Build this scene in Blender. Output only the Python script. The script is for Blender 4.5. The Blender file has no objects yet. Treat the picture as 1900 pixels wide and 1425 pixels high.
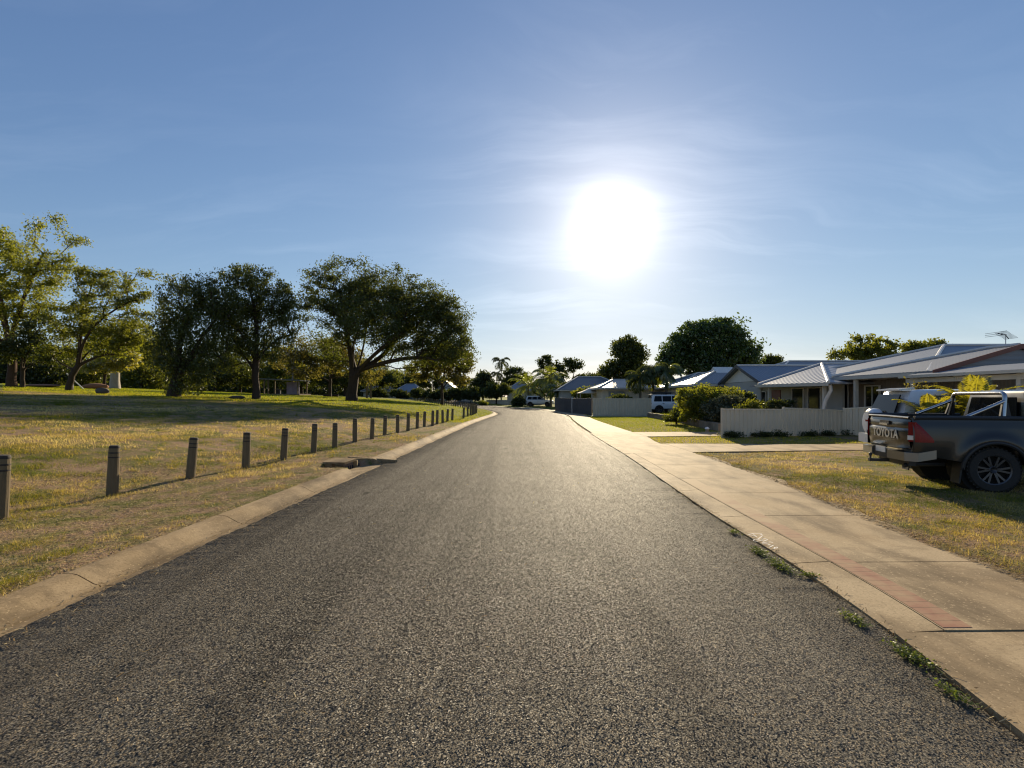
import bpy, math, random
import numpy as np
from mathutils import Vector, Matrix
random.seed(7); rng = np.random.default_rng(7)
PI = math.pi
C = bpy.context.scene.collection
F, HY, CX, EYE = 900.0, 736.0, 950.0, 1.7        # lens in photo pixels, horizon row, centre column, eye height

# ------------------------------------------------------------------ terrain functions
def curve(pts):
    ys = np.array([p[0] for p in pts], float); xs = np.array([p[1] for p in pts], float)
    m = np.gradient(xs, ys)
    def f(y):
        y = np.asarray(y, float); yc = np.clip(y, ys[0], ys[-1])
        i = np.clip(np.searchsorted(ys, yc) - 1, 0, len(ys) - 2)
        h = ys[i+1] - ys[i]; t = (yc - ys[i]) / h
        r = (2*t**3-3*t**2+1)*xs[i] + (t**3-2*t**2+t)*h*m[i] + (-2*t**3+3*t**2)*xs[i+1] + (t**3-t**2)*h*m[i+1]
        return r + np.where(y > ys[-1], (y - ys[-1]) * m[-1], 0) * 0
    return f
XL = curve([(-12,-4.2),(3.4,-3.59),(6.6,-3.46),(12,-3.2),(19.4,-2.9),(31,-2.4),(39,-1.85),(44,-1.45),(48,-1.4),(53,-1.8),(58,-2.6),(64,-3.7),(72,-6.2),(80,-9),(100,-17),(120,-25.5),(150,-39)])
XR = curve([(-12,2.1),(2.35,2.5),(3.36,2.67),(7.25,2.86),(14,3.26),(18.4,3.42),(24.7,3.7),(34.8,4.3),(42,4.85),(50,4.8),(56,4.3),(61,3.4),(70,1.4),(80,-1.4),(100,-9),(120,-17.5),(150,-31)])
XB = curve([(-12,-8.2),(6.8,-7.2),(8.4,-6.93),(11.5,-6.3),(14.6,-5.97),(19.5,-5.62),(27,-4.9),(34,-4.2),(38.5,-3.6),(44,-3.4),(51,-3.75),(58,-4.7),(64,-6),(72,-8.6),(80,-11.5),(100,-19.5),(120,-28),(150,-41.5)])
XK = lambda y: XR(y) + np.interp(y, [3, 7, 14.2], [.37, .40, .28])
XO = curve([(-12,4.5),(3.2,4.6),(4.43,4.68),(6.43,4.82),(8.8,5.15),(12.2,5.35),(14.4,5.4),(17,5.2),(20,5.55),(22.5,5.6),(35,5.95),(45,6.6),(52,6.6),(60,5.4),(70,3.6),(80,.8),(100,-6.8),(150,-29)])
def ss(a, b, v):
    t = np.clip((np.asarray(v, float) - a) / (b - a), 0, 1); return t*t*(3-2*t)
def zg(x, y): return 1.1 * ss(62, 120, y) * ss(2, -12, x)
def tz(x, y):
    x = np.asarray(x, float); y = np.asarray(y, float)
    s = np.clip(XB(y) - x, 0, 130)
    bump = .025*np.sin(x*1.3+.7*y)*np.sin(y*.9-.4*x) + .015*np.sin(x*3.1)*np.sin(y*2.7)
    rise = (.9*(1-np.exp(-s/6)) + .04*s) * (1 - .45*ss(60, 115, y)) * (1 - ss(160, 320, y)*.6)
    zl = .10 + rise + bump * ss(.2, 1.0, XL(y) - .5 - x)
    zr = np.where(x < XO(y) - .12, -.01, .03 + .012*np.sin(x*1.1)*np.sin(y*.8))
    z = np.where(x < XL(y) - .44, zl, np.where(x > XR(y) + .05, zr, -.05))
    rec = (x > -4.45) & (x < XL(y)) & (y > 10.95) & (y < 12.45)
    z = np.where(rec, np.where(x < -3.95, -.24, -.10), z)
    return z + zg(x, y)
def tzf(x, y): return float(tz(x, y))
def gp(px, py, z=0.0):
    d = (EYE - z) * F / (py - HY); return ((px - CX) / F * d, d, z)
def rp(px, py, d): return ((px - CX) / F * d, d, EYE + (HY - py) / F * d)

# ------------------------------------------------------------------ mesh helpers
def tag(o, label=None, cat=None, group=None, kind=None):
    for k, v in (('label', label), ('category', cat), ('group', group), ('kind', kind)):
        if v: o[k] = v
    return o
def thing(name, label, cat, loc=(0,0,0), rz=0, group=None):
    o = bpy.data.objects.new(name, None); C.objects.link(o)
    o.location = loc; o.rotation_euler = (0, 0, rz); o.empty_display_size = .2
    return tag(o, label, cat, group)
class MB:
    def __init__(s): s.v = []; s.f = []; s.uv = {}
    def add(s, vs, fs):
        n = len(s.v); s.v += [tuple(map(float, p)) for p in vs]; s.f += [tuple(i + n for i in f) for f in fs]; return s
    def box(s, c, d, rz=0, ry=0, taper=1.0):
        M = Matrix.Rotation(rz, 3, 'Z') @ Matrix.Rotation(ry, 3, 'Y'); vs = []
        for z in (-.5, .5):
            k = taper if z > 0 else 1
            for x, y in ((-.5,-.5),(.5,-.5),(.5,.5),(-.5,.5)):
                vs.append(Vector(c) + M @ Vector((x*d[0]*k, y*d[1]*k, z*d[2])))
        return s.add(vs, [(3,2,1,0),(4,5,6,7),(0,1,5,4),(1,2,6,5),(2,3,7,6),(3,0,4,7)])
    def prism(s, poly, off):
        n = len(poly); a = [Vector(p) for p in poly]; b = [p + Vector(off) for p in a]
        return s.add(a + b, [tuple(range(n))[::-1], tuple(range(n, 2*n))] + [(i, (i+1) % n, n + (i+1) % n, n + i) for i in range(n)])
    def slab(s, poly, t=.06, dirv=None):
        n0 = len(s.f); s.prism(poly, (0, 0, -t))
        if dirv is not None:
            for k in range(n0, len(s.f)): s.uv[k] = Vector(dirv).normalized()
        return s
    def tube(s, pts, r, n=8, caps=True):
        pts = [Vector(p) for p in pts]; rs = [r]*len(pts) if not hasattr(r, '__len__') else r
        rings = []; prev = None
        for i, p in enumerate(pts):
            t = (pts[min(i+1, len(pts)-1)] - pts[max(i-1, 0)]).normalized()
            u = (prev - t * prev.dot(t)) if prev is not None else t.cross(Vector((0,0,1)) if abs(t.z) < .9 else Vector((1,0,0)))
            u.normalize(); prev = u; w = t.cross(u)
            rings.append([p + (u*math.cos(2*PI*k/n) + w*math.sin(2*PI*k/n)) * rs[i] for k in range(n)])
        vs = [q for ring in rings for q in ring]
        fs = [(i*n+k, i*n+(k+1) % n, (i+1)*n+(k+1) % n, (i+1)*n+k) for i in range(len(pts)-1) for k in range(n)]
        if caps: fs += [tuple(range(n))[::-1], tuple(range((len(pts)-1)*n, len(pts)*n))]
        return s.add(vs, fs)
    def lathe(s, prof, n=16, M=None, caps=True):
        M = M or Matrix.Identity(4)
        vs = [M @ Vector((r*math.cos(2*PI*k/n), r*math.sin(2*PI*k/n), z)) for r, z in prof for k in range(n)]
        fs = [(i*n+k, i*n+(k+1) % n, (i+1)*n+(k+1) % n, (i+1)*n+k) for i in range(len(prof)-1) for k in range(n)]
        if caps: fs += [tuple(range(n))[::-1], tuple(range((len(prof)-1)*n, len(prof)*n))]
        return s.add(vs, fs)
    def grid(s, P):                                   # P: rows of points
        m, n = len(P), len(P[0])
        return s.add([p for r in P for p in r], [(i*n+j, i*n+j+1, (i+1)*n+j+1, (i+1)*n+j) for i in range(m-1) for j in range(n-1)])
    def build(s, name, mat, parent=None, smooth=False, angle=35, world=False, loc=None):
        me = bpy.data.meshes.new(name); vs = s.v
        o = bpy.data.objects.new(name, me)
        off = None
        if world and parent is not None: off = parent.location
        if loc is not None: off = Vector(loc); o.location = loc
        if off is not None: vs = [(p[0]-off[0], p[1]-off[1], p[2]-off[2]) for p in vs]
        me.from_pydata(vs, [], s.f); me.materials.append(mat)
        if s.uv:
            lay = me.uv_layers.new(name='UVMap')
            for fi, d in s.uv.items():
                p = me.polygons[fi]
                for li in p.loop_indices:
                    q = Vector(me.vertices[me.loops[li].vertex_index].co); lay.data[li].uv = (q.dot(d), q.z)
        if smooth:
            me.polygons.foreach_set('use_smooth', [True]*len(me.polygons)); me.set_sharp_from_angle(angle=math.radians(angle))
        C.objects.link(o)
        if parent is not None: o.parent = parent
        return o
def np_mesh(name, V, Fq, mat, parent=None, attr=None, smooth=False):
    """V (N,3), Fq (M,k) faces of one size; attr: per-vertex float"""
    me = bpy.data.meshes.new(name); V = np.ascontiguousarray(V, np.float32); Fq = np.ascontiguousarray(Fq, np.int32)
    m, k = Fq.shape
    me.vertices.add(len(V)); me.vertices.foreach_set('co', V.ravel())
    me.loops.add(m*k); me.loops.foreach_set('vertex_index', Fq.ravel())
    me.polygons.add(m); me.polygons.foreach_set('loop_start', np.arange(0, m*k, k, dtype=np.int32))
    me.polygons.foreach_set('use_smooth', np.full(m, smooth))
    if attr is not None:
        a = me.attributes.new('tint', 'FLOAT', 'POINT'); a.data.foreach_set('value', np.ascontiguousarray(attr, np.float32))
    me.materials.append(mat); me.update(calc_edges=True); me.validate()
    o = bpy.data.objects.new(name, me); C.objects.link(o)
    if parent is not None: o.parent = parent
    return o

# ------------------------------------------------------------------ materials
class NT:
    def __init__(s, name):
        s.m = bpy.data.materials.new(name); s.m.use_nodes = True; s.t = s.m.node_tree; s.t.nodes.clear()
        s.out = s.t.nodes.new('ShaderNodeOutputMaterial')
    def n(s, typ, ins=None, **kw):
        nd = s.t.nodes.new('ShaderNode' + typ)
        for k, v in kw.items(): setattr(nd, k, v)
        for k, v in (ins or {}).items():
            if hasattr(v, 'is_linked') or hasattr(v, 'links'): s.t.links.new(v, nd.inputs[k])
            else: nd.inputs[k].default_value = v
        return nd
    def ramp(s, fac, stops, interp='LINEAR'):
        r = s.n('ValToRGB', {'Fac': fac}); e = r.color_ramp; e.interpolation = interp
        while len(e.elements) < len(stops): e.elements.new(.5)
        for el, (p, c) in zip(e.elements, stops): el.position = p; el.color = (c if len(c) == 4 else (*c, 1)) if hasattr(c, '__len__') else (c, c, c, 1)
        return r.outputs['Color']
    def mix(s, f, a, b, mode='MIX'):
        x = s.n('Mix', data_type='RGBA', blend_type=mode)
        for k, v in ((0, f), (6, a), (7, b)):
            if hasattr(v, 'links'): s.t.links.new(v, x.inputs[k])
            else: x.inputs[k].default_value = v if k == 0 else (*v, 1) if len(v) == 3 else v
        return x.outputs[2]
    def math(s, op, a, b=0.0, c=0.0):
        x = s.n('Math', operation=op)
        for k, v in enumerate((a, b, c)):
            if hasattr(v, 'links'): s.t.links.new(v, x.inputs[k])
            else: x.inputs[k].default_value = v
        return x.outputs[0]
    def pos(s, scale=(1,1,1)):
        g = s.n('NewGeometry'); mp = s.n('Mapping', {'Vector': g.outputs['Position'], 'Scale': scale}); return mp.outputs[0]
    def obj(s, scale=(1,1,1)):
        g = s.n('TexCoord'); mp = s.n('Mapping', {'Vector': g.outputs['Object'], 'Scale': scale}); return mp.outputs[0]
    def noise(s, vec, scale, detail=4, rough=.55):
        return s.n('TexNoise', {'Vector': vec, 'Scale': scale, 'Detail': detail, 'Roughness': rough}).outputs['Fac']
    def bump(s, h, strength=.3, dist=.02):
        return s.n('Bump', {'Height': h, 'Strength': strength, 'Distance': dist}).outputs[0]
    def done(s, shader):
        s.t.links.new(shader, s.out.inputs['Surface']); return s.m
    def principled(s, **k):
        ins = {}
        for a, b in k.items():
            key = {'color': 'Base Color', 'rough': 'Roughness', 'metal': 'Metallic', 'normal': 'Normal', 'spec': 'Specular IOR Level', 'coat': 'Coat Weight', 'trans': 'Transmission Weight', 'emit': 'Emission Color', 'emits': 'Emission Strength'}[a]
            if isinstance(b, tuple) and len(b) == 3: b = (*b, 1)
            ins[key] = b
        return s.n('BsdfPrincipled', ins).outputs[0]
def plain(name, col, rough=.6, metal=0, var=.15, scale=3.0, bump=0.0, bscale=40, spec=.5, coat=0):
    n = NT(name); v = n.obj(); f = n.noise(v, scale, 5)
    c = n.mix(f, tuple(max(0, q*(1-var)) for q in col), tuple(min(1, q*(1+var)) for q in col))
    r = n.math('MULTIPLY_ADD', n.noise(v, scale*2.3, 3), .25, rough - .12)
    k = dict(color=c, rough=r, metal=metal, spec=spec, coat=coat)
    if bump: k['normal'] = n.bump(n.noise(v, bscale, 3), bump, .01)
    return n.done(n.principled(**k))
def concrete(name, a, b, dark, stain=1.0):
    n = NT(name); v = n.pos()
    f1 = n.noise(v, 1.1, 6, .65); f2 = n.noise(n.pos((1, .35, 1)), 2.4, 5, .6); f3 = n.noise(v, 55, 4, .75)
    c = n.mix(n.ramp(f1, [(.38, 0), (.60, 1)]), a, b)
    c = n.mix(n.math('MULTIPLY', n.ramp(n.noise(n.pos((.5,1,1)), .7, 7, .7), [(.55, 0), (.62, 1)]), .45*stain), c, dark)
    c = n.mix(n.math('MULTIPLY', n.ramp(f2, [(.44, 0), (.68, 1)]), .8*stain), c, dark)
    c = n.mix(n.math('MULTIPLY', n.ramp(f3, [(.34, 1), (.50, 0)]), .55), c, tuple(q*.45 for q in a))
    c = n.mix(n.math('MULTIPLY', n.ramp(n.noise(v, 45, 2), [(.62, 0), (.70, 1)]), .6), c, tuple(min(1, q*1.35) for q in b))
    h = n.math('ADD', n.math('MULTIPLY', f3, .6), f1)
    return n.done(n.principled(color=c, rough=.80, spec=.10, normal=n.bump(h, .35, .006)))
def leafmat(name, a, b, t, tr=.45, gloss=.03):
    n = NT(name); at = n.n('Attribute', attribute_name='tint').outputs['Fac']
    c = n.mix(at, a, b); ct = n.mix(at, tuple(q*.75 for q in t), t)
    d = n.n('BsdfDiffuse', {'Color': c}).outputs[0]; tl = n.n('BsdfTranslucent', {'Color': ct}).outputs[0]
    g = n.n('BsdfGlossy', {'Color': (1,1,1,1), 'Roughness': .42}).outputs[0]
    m1 = n.n('MixShader', {0: tr, 1: d, 2: tl}).outputs[0]
    return n.done(n.n('MixShader', {0: gloss, 1: m1, 2: g}).outputs[0])

M = {}
# chip-seal asphalt: every stone its own facet
n = NT('asphalt'); v = n.pos()
vo = n.n('TexVoronoi', {'Vector': v, 'Scale': 160.0}); vo2 = n.n('TexVoronoi', {'Vector': v, 'Scale': 260.0})
patch = n.noise(v, .55, 5, .6); track = n.noise(n.pos((1.6, .05, 1)), 1.0, 4, .6); fine = n.noise(v, 5.0, 4)
sep = n.n('SeparateColor', {0: vo.outputs['Color']})
base = n.mix(sep.outputs[0], (.075, .068, .055), (.185, .166, .133))
base = n.mix(n.math('MULTIPLY', n.ramp(sep.outputs[1], [(.90, 0), (.94, 1)]), .8), base, (.22, .17, .11))
base = n.mix(n.math('MULTIPLY', n.ramp(patch, [(.42, 0), (.62, 1)]), .45), base, (.085, .074, .056))
base = n.mix(n.math('MULTIPLY', n.ramp(track, [(.48, 0), (.66, 1)]), .5), base, (.032, .028, .023))
base = n.mix(n.math('MULTIPLY', n.ramp(n.noise(n.pos((1, .6, 1)), 1.7, 2), [(.70, 0), (.76, 1)]), .6), base, (.020, .018, .016))
base = n.mix(n.math('MULTIPLY', n.ramp(vo.outputs['Distance'], [(.36, 0), (.70, 1)]), .6), base, (.016, .014, .011))
tilt = n.n('VectorMath', {0: vo.outputs['Color'], 1: (.5, .5, .5)}, operation='SUBTRACT').outputs[0]
tilt = n.n('VectorMath', {0: tilt, 1: (1.15, 1.15, 0)}, operation='MULTIPLY').outputs[0]
tilt2 = n.n('VectorMath', {0: n.n('VectorMath', {0: vo2.outputs['Color'], 1: (.5,.5,.5)}, operation='SUBTRACT').outputs[0], 1: (.5, .5, 0)}, operation='MULTIPLY').outputs[0]
nr = n.n('VectorMath', {0: n.n('VectorMath', {0: tilt, 1: tilt2}, operation='ADD').outputs[0], 1: n.n('NewGeometry').outputs['Normal']}, operation='ADD').outputs[0]
nr = n.n('VectorMath', {0: nr}, operation='NORMALIZE').outputs[0]
rg = n.math('MULTIPLY_ADD', sep.outputs[2], .25, n.math('MULTIPLY_ADD', fine, .15, .50))
glint = n.math('MULTIPLY_ADD', n.ramp(sep.outputs[0], [(.82, 0), (.87, 1)]), .24, .032)      # a few polished stones glint
M['asphalt'] = n.done(n.principled(color=base, rough=rg, spec=glint, normal=nr))
M['kerb'] = concrete('kerb_concrete', (.30, .215, .115), (.40, .295, .17), (.12, .086, .05), 1.2)
M['path'] = concrete('path_concrete', (.37, .268, .15), (.46, .35, .21), (.15, .108, .062), 1.1)
M['pathlight'] = concrete('pale_path_concrete', (.42, .34, .22), (.50, .41, .28), (.28, .21, .13), .6)
# worn red brick stencil: concrete showing through
n = NT('red_stencil'); v = n.pos(); g = n.n('SeparateXYZ', {0: n.n('NewGeometry').outputs['Position']})
row = n.math('FRACT', n.math('MULTIPLY', g.outputs[1], 9.0)); jnt = n.ramp(row, [(.10, 1), (.15, 0)], 'LINEAR')
red = n.mix(n.noise(v, 14, 4), (.27, .125, .085), (.36, .19, .125)); con = n.mix(n.noise(v, 1.1, 6), (.37,.268,.15), (.46,.35,.21))
red = n.mix(n.math('MULTIPLY', jnt, .75), red, (.13, .07, .05))
wear = n.math('ADD', n.math('MULTIPLY', n.noise(v, 3.0, 6, .7), .9), n.math('MULTIPLY_ADD', g.outputs[1], .075, -.38))
M['stencil'] = n.done(n.principled(color=n.mix(n.ramp(wear, [(.30, .05), (.66, .92)]), red, con), rough=.8, spec=.10))
# ground
n = NT('ground'); v = n.pos(); g = n.n('SeparateXYZ', {0: n.n('NewGeometry').outputs['Position']})
f1 = n.noise(v, .45, 6, .6); f2 = n.noise(v, 2.2, 6, .7); f3 = n.noise(v, 14, 5, .7); f4 = n.noise(v, 60, 3)
dirt = n.mix(f3, (.22, .135, .078), (.46, .315, .20)); straw = n.mix(f3, (.25, .175, .07), (.46, .35, .16)); green = n.mix(f3, (.065, .085, .014), (.16, .17, .032))
lush = n.mix(f3, (.11, .135, .014), (.23, .25, .030))
c = n.mix(n.ramp(n.math('ADD', n.math('MULTIPLY', f2, .6), n.math('MULTIPLY', f3, .4)), [(.47, 0), (.58, 1)]), dirt, straw)
c = n.mix(n.ramp(n.math('ADD', n.math('MULTIPLY', f1, .5), n.math('MULTIPLY', f2, .5)), [(.44, 0), (.57, .9)]), c, green)
lf = n.math('ADD', n.math('MULTIPLY', n.ramp(n.math('MULTIPLY', g.outputs[1], .01), [(.20, 0), (.42, 1)]), 1.0), n.math('MULTIPLY_ADD', f1, .8, -.4))
c = n.mix(n.ramp(lf, [(.3, 0), (.75, .93)]), c, lush)
c = n.mix(n.math('MULTIPLY', n.ramp(f4, [(.35, 1), (.5, 0)]), .45), c, (.07, .05, .03))
M['ground'] = n.done(n.principled(color=c, rough=.95, spec=.1, normal=n.bump(n.math('ADD', f3, n.math('MULTIPLY', f4, .5)), .9, .05)))
def bladem(name, cols, tcol, tr=.5):
    n = NT(name); at = n.n('Attribute', attribute_name='tint').outputs['Fac']
    c = n.ramp(at, [(i/(len(cols)-1), q) for i, q in enumerate(cols)])
    tc = n.mix(1.0, c, tcol, 'MULTIPLY')
    d = n.n('BsdfDiffuse', {'Color': c}).outputs[0]; tl = n.n('BsdfTranslucent', {'Color': tc}).outputs[0]
    return n.done(n.n('MixShader', {0: tr, 1: d, 2: tl}).outputs[0])
M['blade'] = bladem('grass_blades', [(.075,.11,.012), (.16,.19,.022), (.33,.28,.07), (.47,.37,.14), (.60,.51,.28)], (1.5, 1.35, .7))
M['lawnblade'] = bladem('lawn_blades', [(.10,.14,.012), (.16,.20,.018), (.22,.26,.028), (.29,.30,.045), (.38,.34,.09)], (1.8, 1.6, .6))
M['straw'] = bladem('straw_litter', [(.13,.08,.04), (.30,.21,.10), (.42,.33,.17), (.54,.45,.27)], (1.1, 1, .8), .25)
M['weed'] = leafmat('weed_leaf', (.05,.08,.012), (.13,.17,.025), (.30,.36,.03), .45)
# bark and leaves
def bark(name, a, b):
    n = NT(name); v = n.obj((1, 1, .22)); f = n.noise(v, 9, 6, .7)
    return n.done(n.principled(color=n.mix(f, a, b), rough=.9, spec=.15, normal=n.bump(f, .8, .03)))
M['bark'] = bark('dark_bark', (.022,.016,.011), (.085,.062,.045)); M['bark_red'] = bark('brown_bark', (.04,.022,.014), (.12,.075,.05))
M['bark_pale'] = bark('pale_bark', (.22,.19,.16), (.55,.5,.44)); M['palm_bark'] = bark('palm_bark', (.07,.055,.04), (.2,.17,.13))
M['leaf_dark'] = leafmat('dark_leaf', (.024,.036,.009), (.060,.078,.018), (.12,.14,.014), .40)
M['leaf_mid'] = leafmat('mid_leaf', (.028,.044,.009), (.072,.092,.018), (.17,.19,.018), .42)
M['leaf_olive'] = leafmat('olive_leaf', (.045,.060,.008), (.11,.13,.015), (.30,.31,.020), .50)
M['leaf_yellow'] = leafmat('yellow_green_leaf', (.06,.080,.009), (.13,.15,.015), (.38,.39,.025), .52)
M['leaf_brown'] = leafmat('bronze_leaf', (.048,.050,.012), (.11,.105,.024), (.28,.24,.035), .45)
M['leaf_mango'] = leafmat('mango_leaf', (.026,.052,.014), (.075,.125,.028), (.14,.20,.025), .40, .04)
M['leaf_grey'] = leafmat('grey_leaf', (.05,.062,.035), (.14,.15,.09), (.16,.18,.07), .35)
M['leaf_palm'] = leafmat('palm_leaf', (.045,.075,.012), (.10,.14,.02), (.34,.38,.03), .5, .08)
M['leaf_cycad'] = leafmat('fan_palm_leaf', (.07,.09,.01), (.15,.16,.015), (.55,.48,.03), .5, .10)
# timber post
n = NT('weathered_timber'); v = n.obj((1,1,.08)); f = n.noise(v, 30, 6, .7); f2 = n.noise(n.obj(), 4, 4)
c = n.mix(f, (.075,.055,.034), (.26,.195,.12)); c = n.mix(n.math('MULTIPLY', f2, .5), c, (.10,.095,.045))
M['post'] = n.done(n.principled(color=c, rough=.85, spec=.2, normal=n.bump(f, .8, .012)))
M['post_dark'] = plain('charred_timber', (.035,.028,.022), .8, var=.4, scale=20)
# roofing etc
def roofm(name, col, ribs=.19, rough=.5, metal=.0, strength=.25):
    n = NT(name); uv = n.n('UVMap', uv_map='UVMap').outputs[0]; sx = n.n('SeparateXYZ', {0: uv}).outputs[0]
    w = n.math('SINE', n.math('MULTIPLY', sx, 2*PI/ribs)); f = n.noise(n.pos(), .8, 5)
    c = n.mix(f, tuple(q*.85 for q in col), tuple(q*1.12 for q in col))
    return n.done(n.principled(color=c, rough=rough, spec=.5, metal=metal, normal=n.bump(w, strength, .02)))
M['roof_grey'] = roofm('grey_roof_sheet', (.20,.21,.225)); M['roof_blue'] = roofm('blue_grey_roof_sheet', (.16,.19,.235))
M['roof_dark'] = roofm('dark_roof_sheet', (.09,.10,.115)); M['roof_tan'] = roofm('tan_roof_sheet', (.42,.38,.33)); M['roof_rib'] = roofm('ribbed_roof_sheet', (.24,.25,.27), .42, .38, .2, 1.0)
M['cap'] = plain('pale_ridge_cap', (.62,.60,.56), .45); M['red_trim'] = plain('red_brown_barge', (.17,.055,.035), .5)
M['wall_brown'] = roofm('brown_wall_sheet', (.20,.17,.14), .15, .6); M['wall_grey'] = plain('grey_wall', (.40,.40,.38), .75); M['wall_white'] = plain('white_wall', (.66,.65,.61), .75)
M['wall_cream'] = plain('cream_wall', (.60,.53,.42), .8); M['trim'] = plain('cream_trim', (.50,.48,.42), .55); M['door_red'] = plain('red_brown_door', (.20,.07,.04), .5)
M['garage'] = plain('grey_roller_door', (.24,.24,.24), .55); M['shade'] = plain('grey_shade_cloth', (.17,.16,.165), .8, bump=.2)
M['fence'] = plain('beige_fence_sheet', (.66,.57,.43), .5, var=.10, scale=1.2); M['fence_far'] = plain('beige_far_fence', (.56,.48,.35), .55); M['fence_dark'] = plain('dark_fence', (.06,.065,.08), .5)
M['stone'] = concrete('garden_block', (.24,.19,.14), (.34,.28,.21), (.12,.09,.07)); M['rock'] = plain('dark_rock', (.09,.075,.06), .9, var=.4, scale=4, bump=.6, bscale=9); M['redsoil'] = plain('red_soil', (.30,.14,.075), .95, var=.3, bump=.6)
n = NT('window_glass'); M['glass'] = n.done(n.principled(color=(.012,.014,.017), rough=.06, spec=.7))
n = NT('car_glass'); M['carglass'] = n.done(n.principled(color=(.010,.012,.014), rough=.05, spec=.12))
# vehicles
M['paint_grey'] = plain('graphite_paint', (.008,.008,.008), .32, .05, .1, 1, coat=.35); M['paint_white'] = plain('white_paint', (.74,.75,.76), .28, 0, .03, 1, coat=.8)
M['plastic'] = plain('black_plastic', (.018,.018,.019), .55); M['tyre'] = plain('tyre_rubber', (.022,.021,.020), .85, var=.3, bump=.4); M['alloy'] = plain('grey_alloy', (.085,.085,.09), .38, .7); M['dull_chrome'] = plain('dull_chrome', (.26,.255,.24), .36, .9, .05)
M['chrome'] = plain('chrome', (.78,.78,.78), .12, 1.0, .03); M['bar_chrome'] = plain('bar_chrome', (.46,.46,.46), .2, 1.0, .03); M['lamp_red'] = plain('red_lamp', (.20,.006,.006), .25, spec=.3); M['lamp_clear'] = plain('clear_lamp', (.75,.72,.66), .15, coat=1)
M['plate'] = plain('number_plate', (.62,.62,.60), .5); M['decal'] = plain('pale_decal', (.70,.62,.48), .45); M['well'] = plain('wheel_well', (.010,.010,.010), .9)
M['metal'] = plain('galvanised', (.45,.46,.47), .45, .6); M['dark_metal'] = plain('dark_metal', (.05,.05,.055), .5, .3); M['white_metal'] = plain('white_metal', (.72,.72,.70), .45)
M['chalk'] = plain('chalk', (.80,.78,.72), .9); M['mural'] = plain('faded_mural', (.30,.26,.34), .8, var=.6, scale=2); M['sail'] = plain('pale_sail', (.62,.56,.46), .8)
M['frame'] = plain('white_frame', (.60,.58,.53), .5)

# ------------------------------------------------------------------ ground, road, kerb, paths
def sheet(name, xcols, ys, zf, mat, label=None):
    ys = np.asarray(ys); X = np.stack([xc(ys) for xc in xcols], 1); Y = np.repeat(ys[:, None], X.shape[1], 1); Z = zf(X, Y)
    V = np.stack([X, Y, Z], -1).reshape(-1, 3); m, k = X.shape
    i, j = np.meshgrid(np.arange(m-1), np.arange(k-1), indexing='ij'); a = (i*k+j).ravel()
    o = np_mesh(name, V, np.stack([a, a+1, a+k+1, a+k], 1), mat, smooth=True); o['kind'] = 'structure'; return o
ysf = np.concatenate([np.arange(-14, 16, .14), np.arange(16, 40, .35), np.arange(40, 90, 1), np.arange(90, 160, 2.5), [165,180,200,230,270,330,420,560,800,1200]])
lo = np.concatenate([np.arange(0, 3, .12), np.arange(3, 10, .35), np.arange(10, 30, 1), np.arange(30, 80, 3), [85,95,110,130,160,220,320,500,900]])[::-1]
ro = np.concatenate([[0, .1], np.arange(.3, 8, .35), np.arange(8, 30, 1), [32,36,42,50,60,80,110,160,240,400,900]])
cols = [(lambda y, q=q: XL(y) - .45 - q) for q in lo] + [(lambda y: XL(y) - .40), (lambda y: XL(y) - .2), (lambda y: (XL(y)+XR(y))/2), (lambda y: XR(y))] + [(lambda y, q=q: XR(y) + .06 + q) for q in ro]
sheet('ground', cols, ysf, tz, M['ground'])
yr = np.concatenate([np.arange(-14, 22, .045), np.arange(22, 70, .4), np.arange(70, 152, 1.5)])
jl = np.cumsum(rng.normal(0, .006, len(yr))); jl -= np.convolve(jl, np.ones(40)/40, 'same'); jl += rng.normal(0, .006, len(yr))
jr = np.cumsum(rng.normal(0, .006, len(yr))); jr -= np.convolve(jr, np.ones(40)/40, 'same'); jr += rng.normal(0, .005, len(yr))
jl = np.clip(jl, -.04, .04); jr = np.clip(jr, -.04, .04)
L0 = lambda y: XL(y) + jl; R0 = lambda y: XR(y) + jr
zroad = lambda x, y: .014 + .03*(1 - np.clip(np.abs(x - (XL(y)+XR(y))/2)/3.2, 0, 1)**2) + zg(x, y)
rc = [lambda y: L0(y) - .004, L0] + [(lambda y, t=t: L0(y)*(1-t) + R0(y)*t) for t in (.1,.25,.4,.5,.6,.75,.9)] + [R0, lambda y: R0(y) + .004]
def zroad2(X, Y):
    Z = zroad(X, Y); Z[:, 0] -= .03; Z[:, -1] -= .03; return Z
sheet('road', rc, yr, zroad2, M['asphalt'])

kerb = MB(); yj = -6.3; prof = [(.05,-.03),(.05,.003),(-.105,.004),(-.115,-.012),(-.137,-.012),(-.147,.008),(-.20,.022),(-.27,.062),(-.34,.100),(-.39,.112),(-.485,.114),(-.50,.05),(-.50,-.08)]
while yj < 140:
    Ln = 2.13 if yj < 60 else 3.0; a, b = yj + .006, yj + Ln - .006; yj += Ln
    if b < 10.7 or a > 12.5: segs = [(a, b)]
    else: segs = [q for q in ((a, 10.7), (12.45, b)) if q[1] - q[0] > .2]
    for a_, b_ in segs:
        st = np.linspace(a_, b_, 5)
        P = [[(float(XL(y)) + o, y, z + float(zg(XL(y), y))) for o, z in prof] for y in st]
        kerb.grid([r[::-1] for r in P]); n0 = len(kerb.v) - len(prof)*5
        kerb.f.append(tuple(range(n0, n0+len(prof)))); kerb.f.append(tuple(range(n0+4*len(prof), n0+5*len(prof)))[::-1])
kerb.build('kerb', M['kerb'], smooth=True, angle=40)['kind'] = 'structure'
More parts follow.
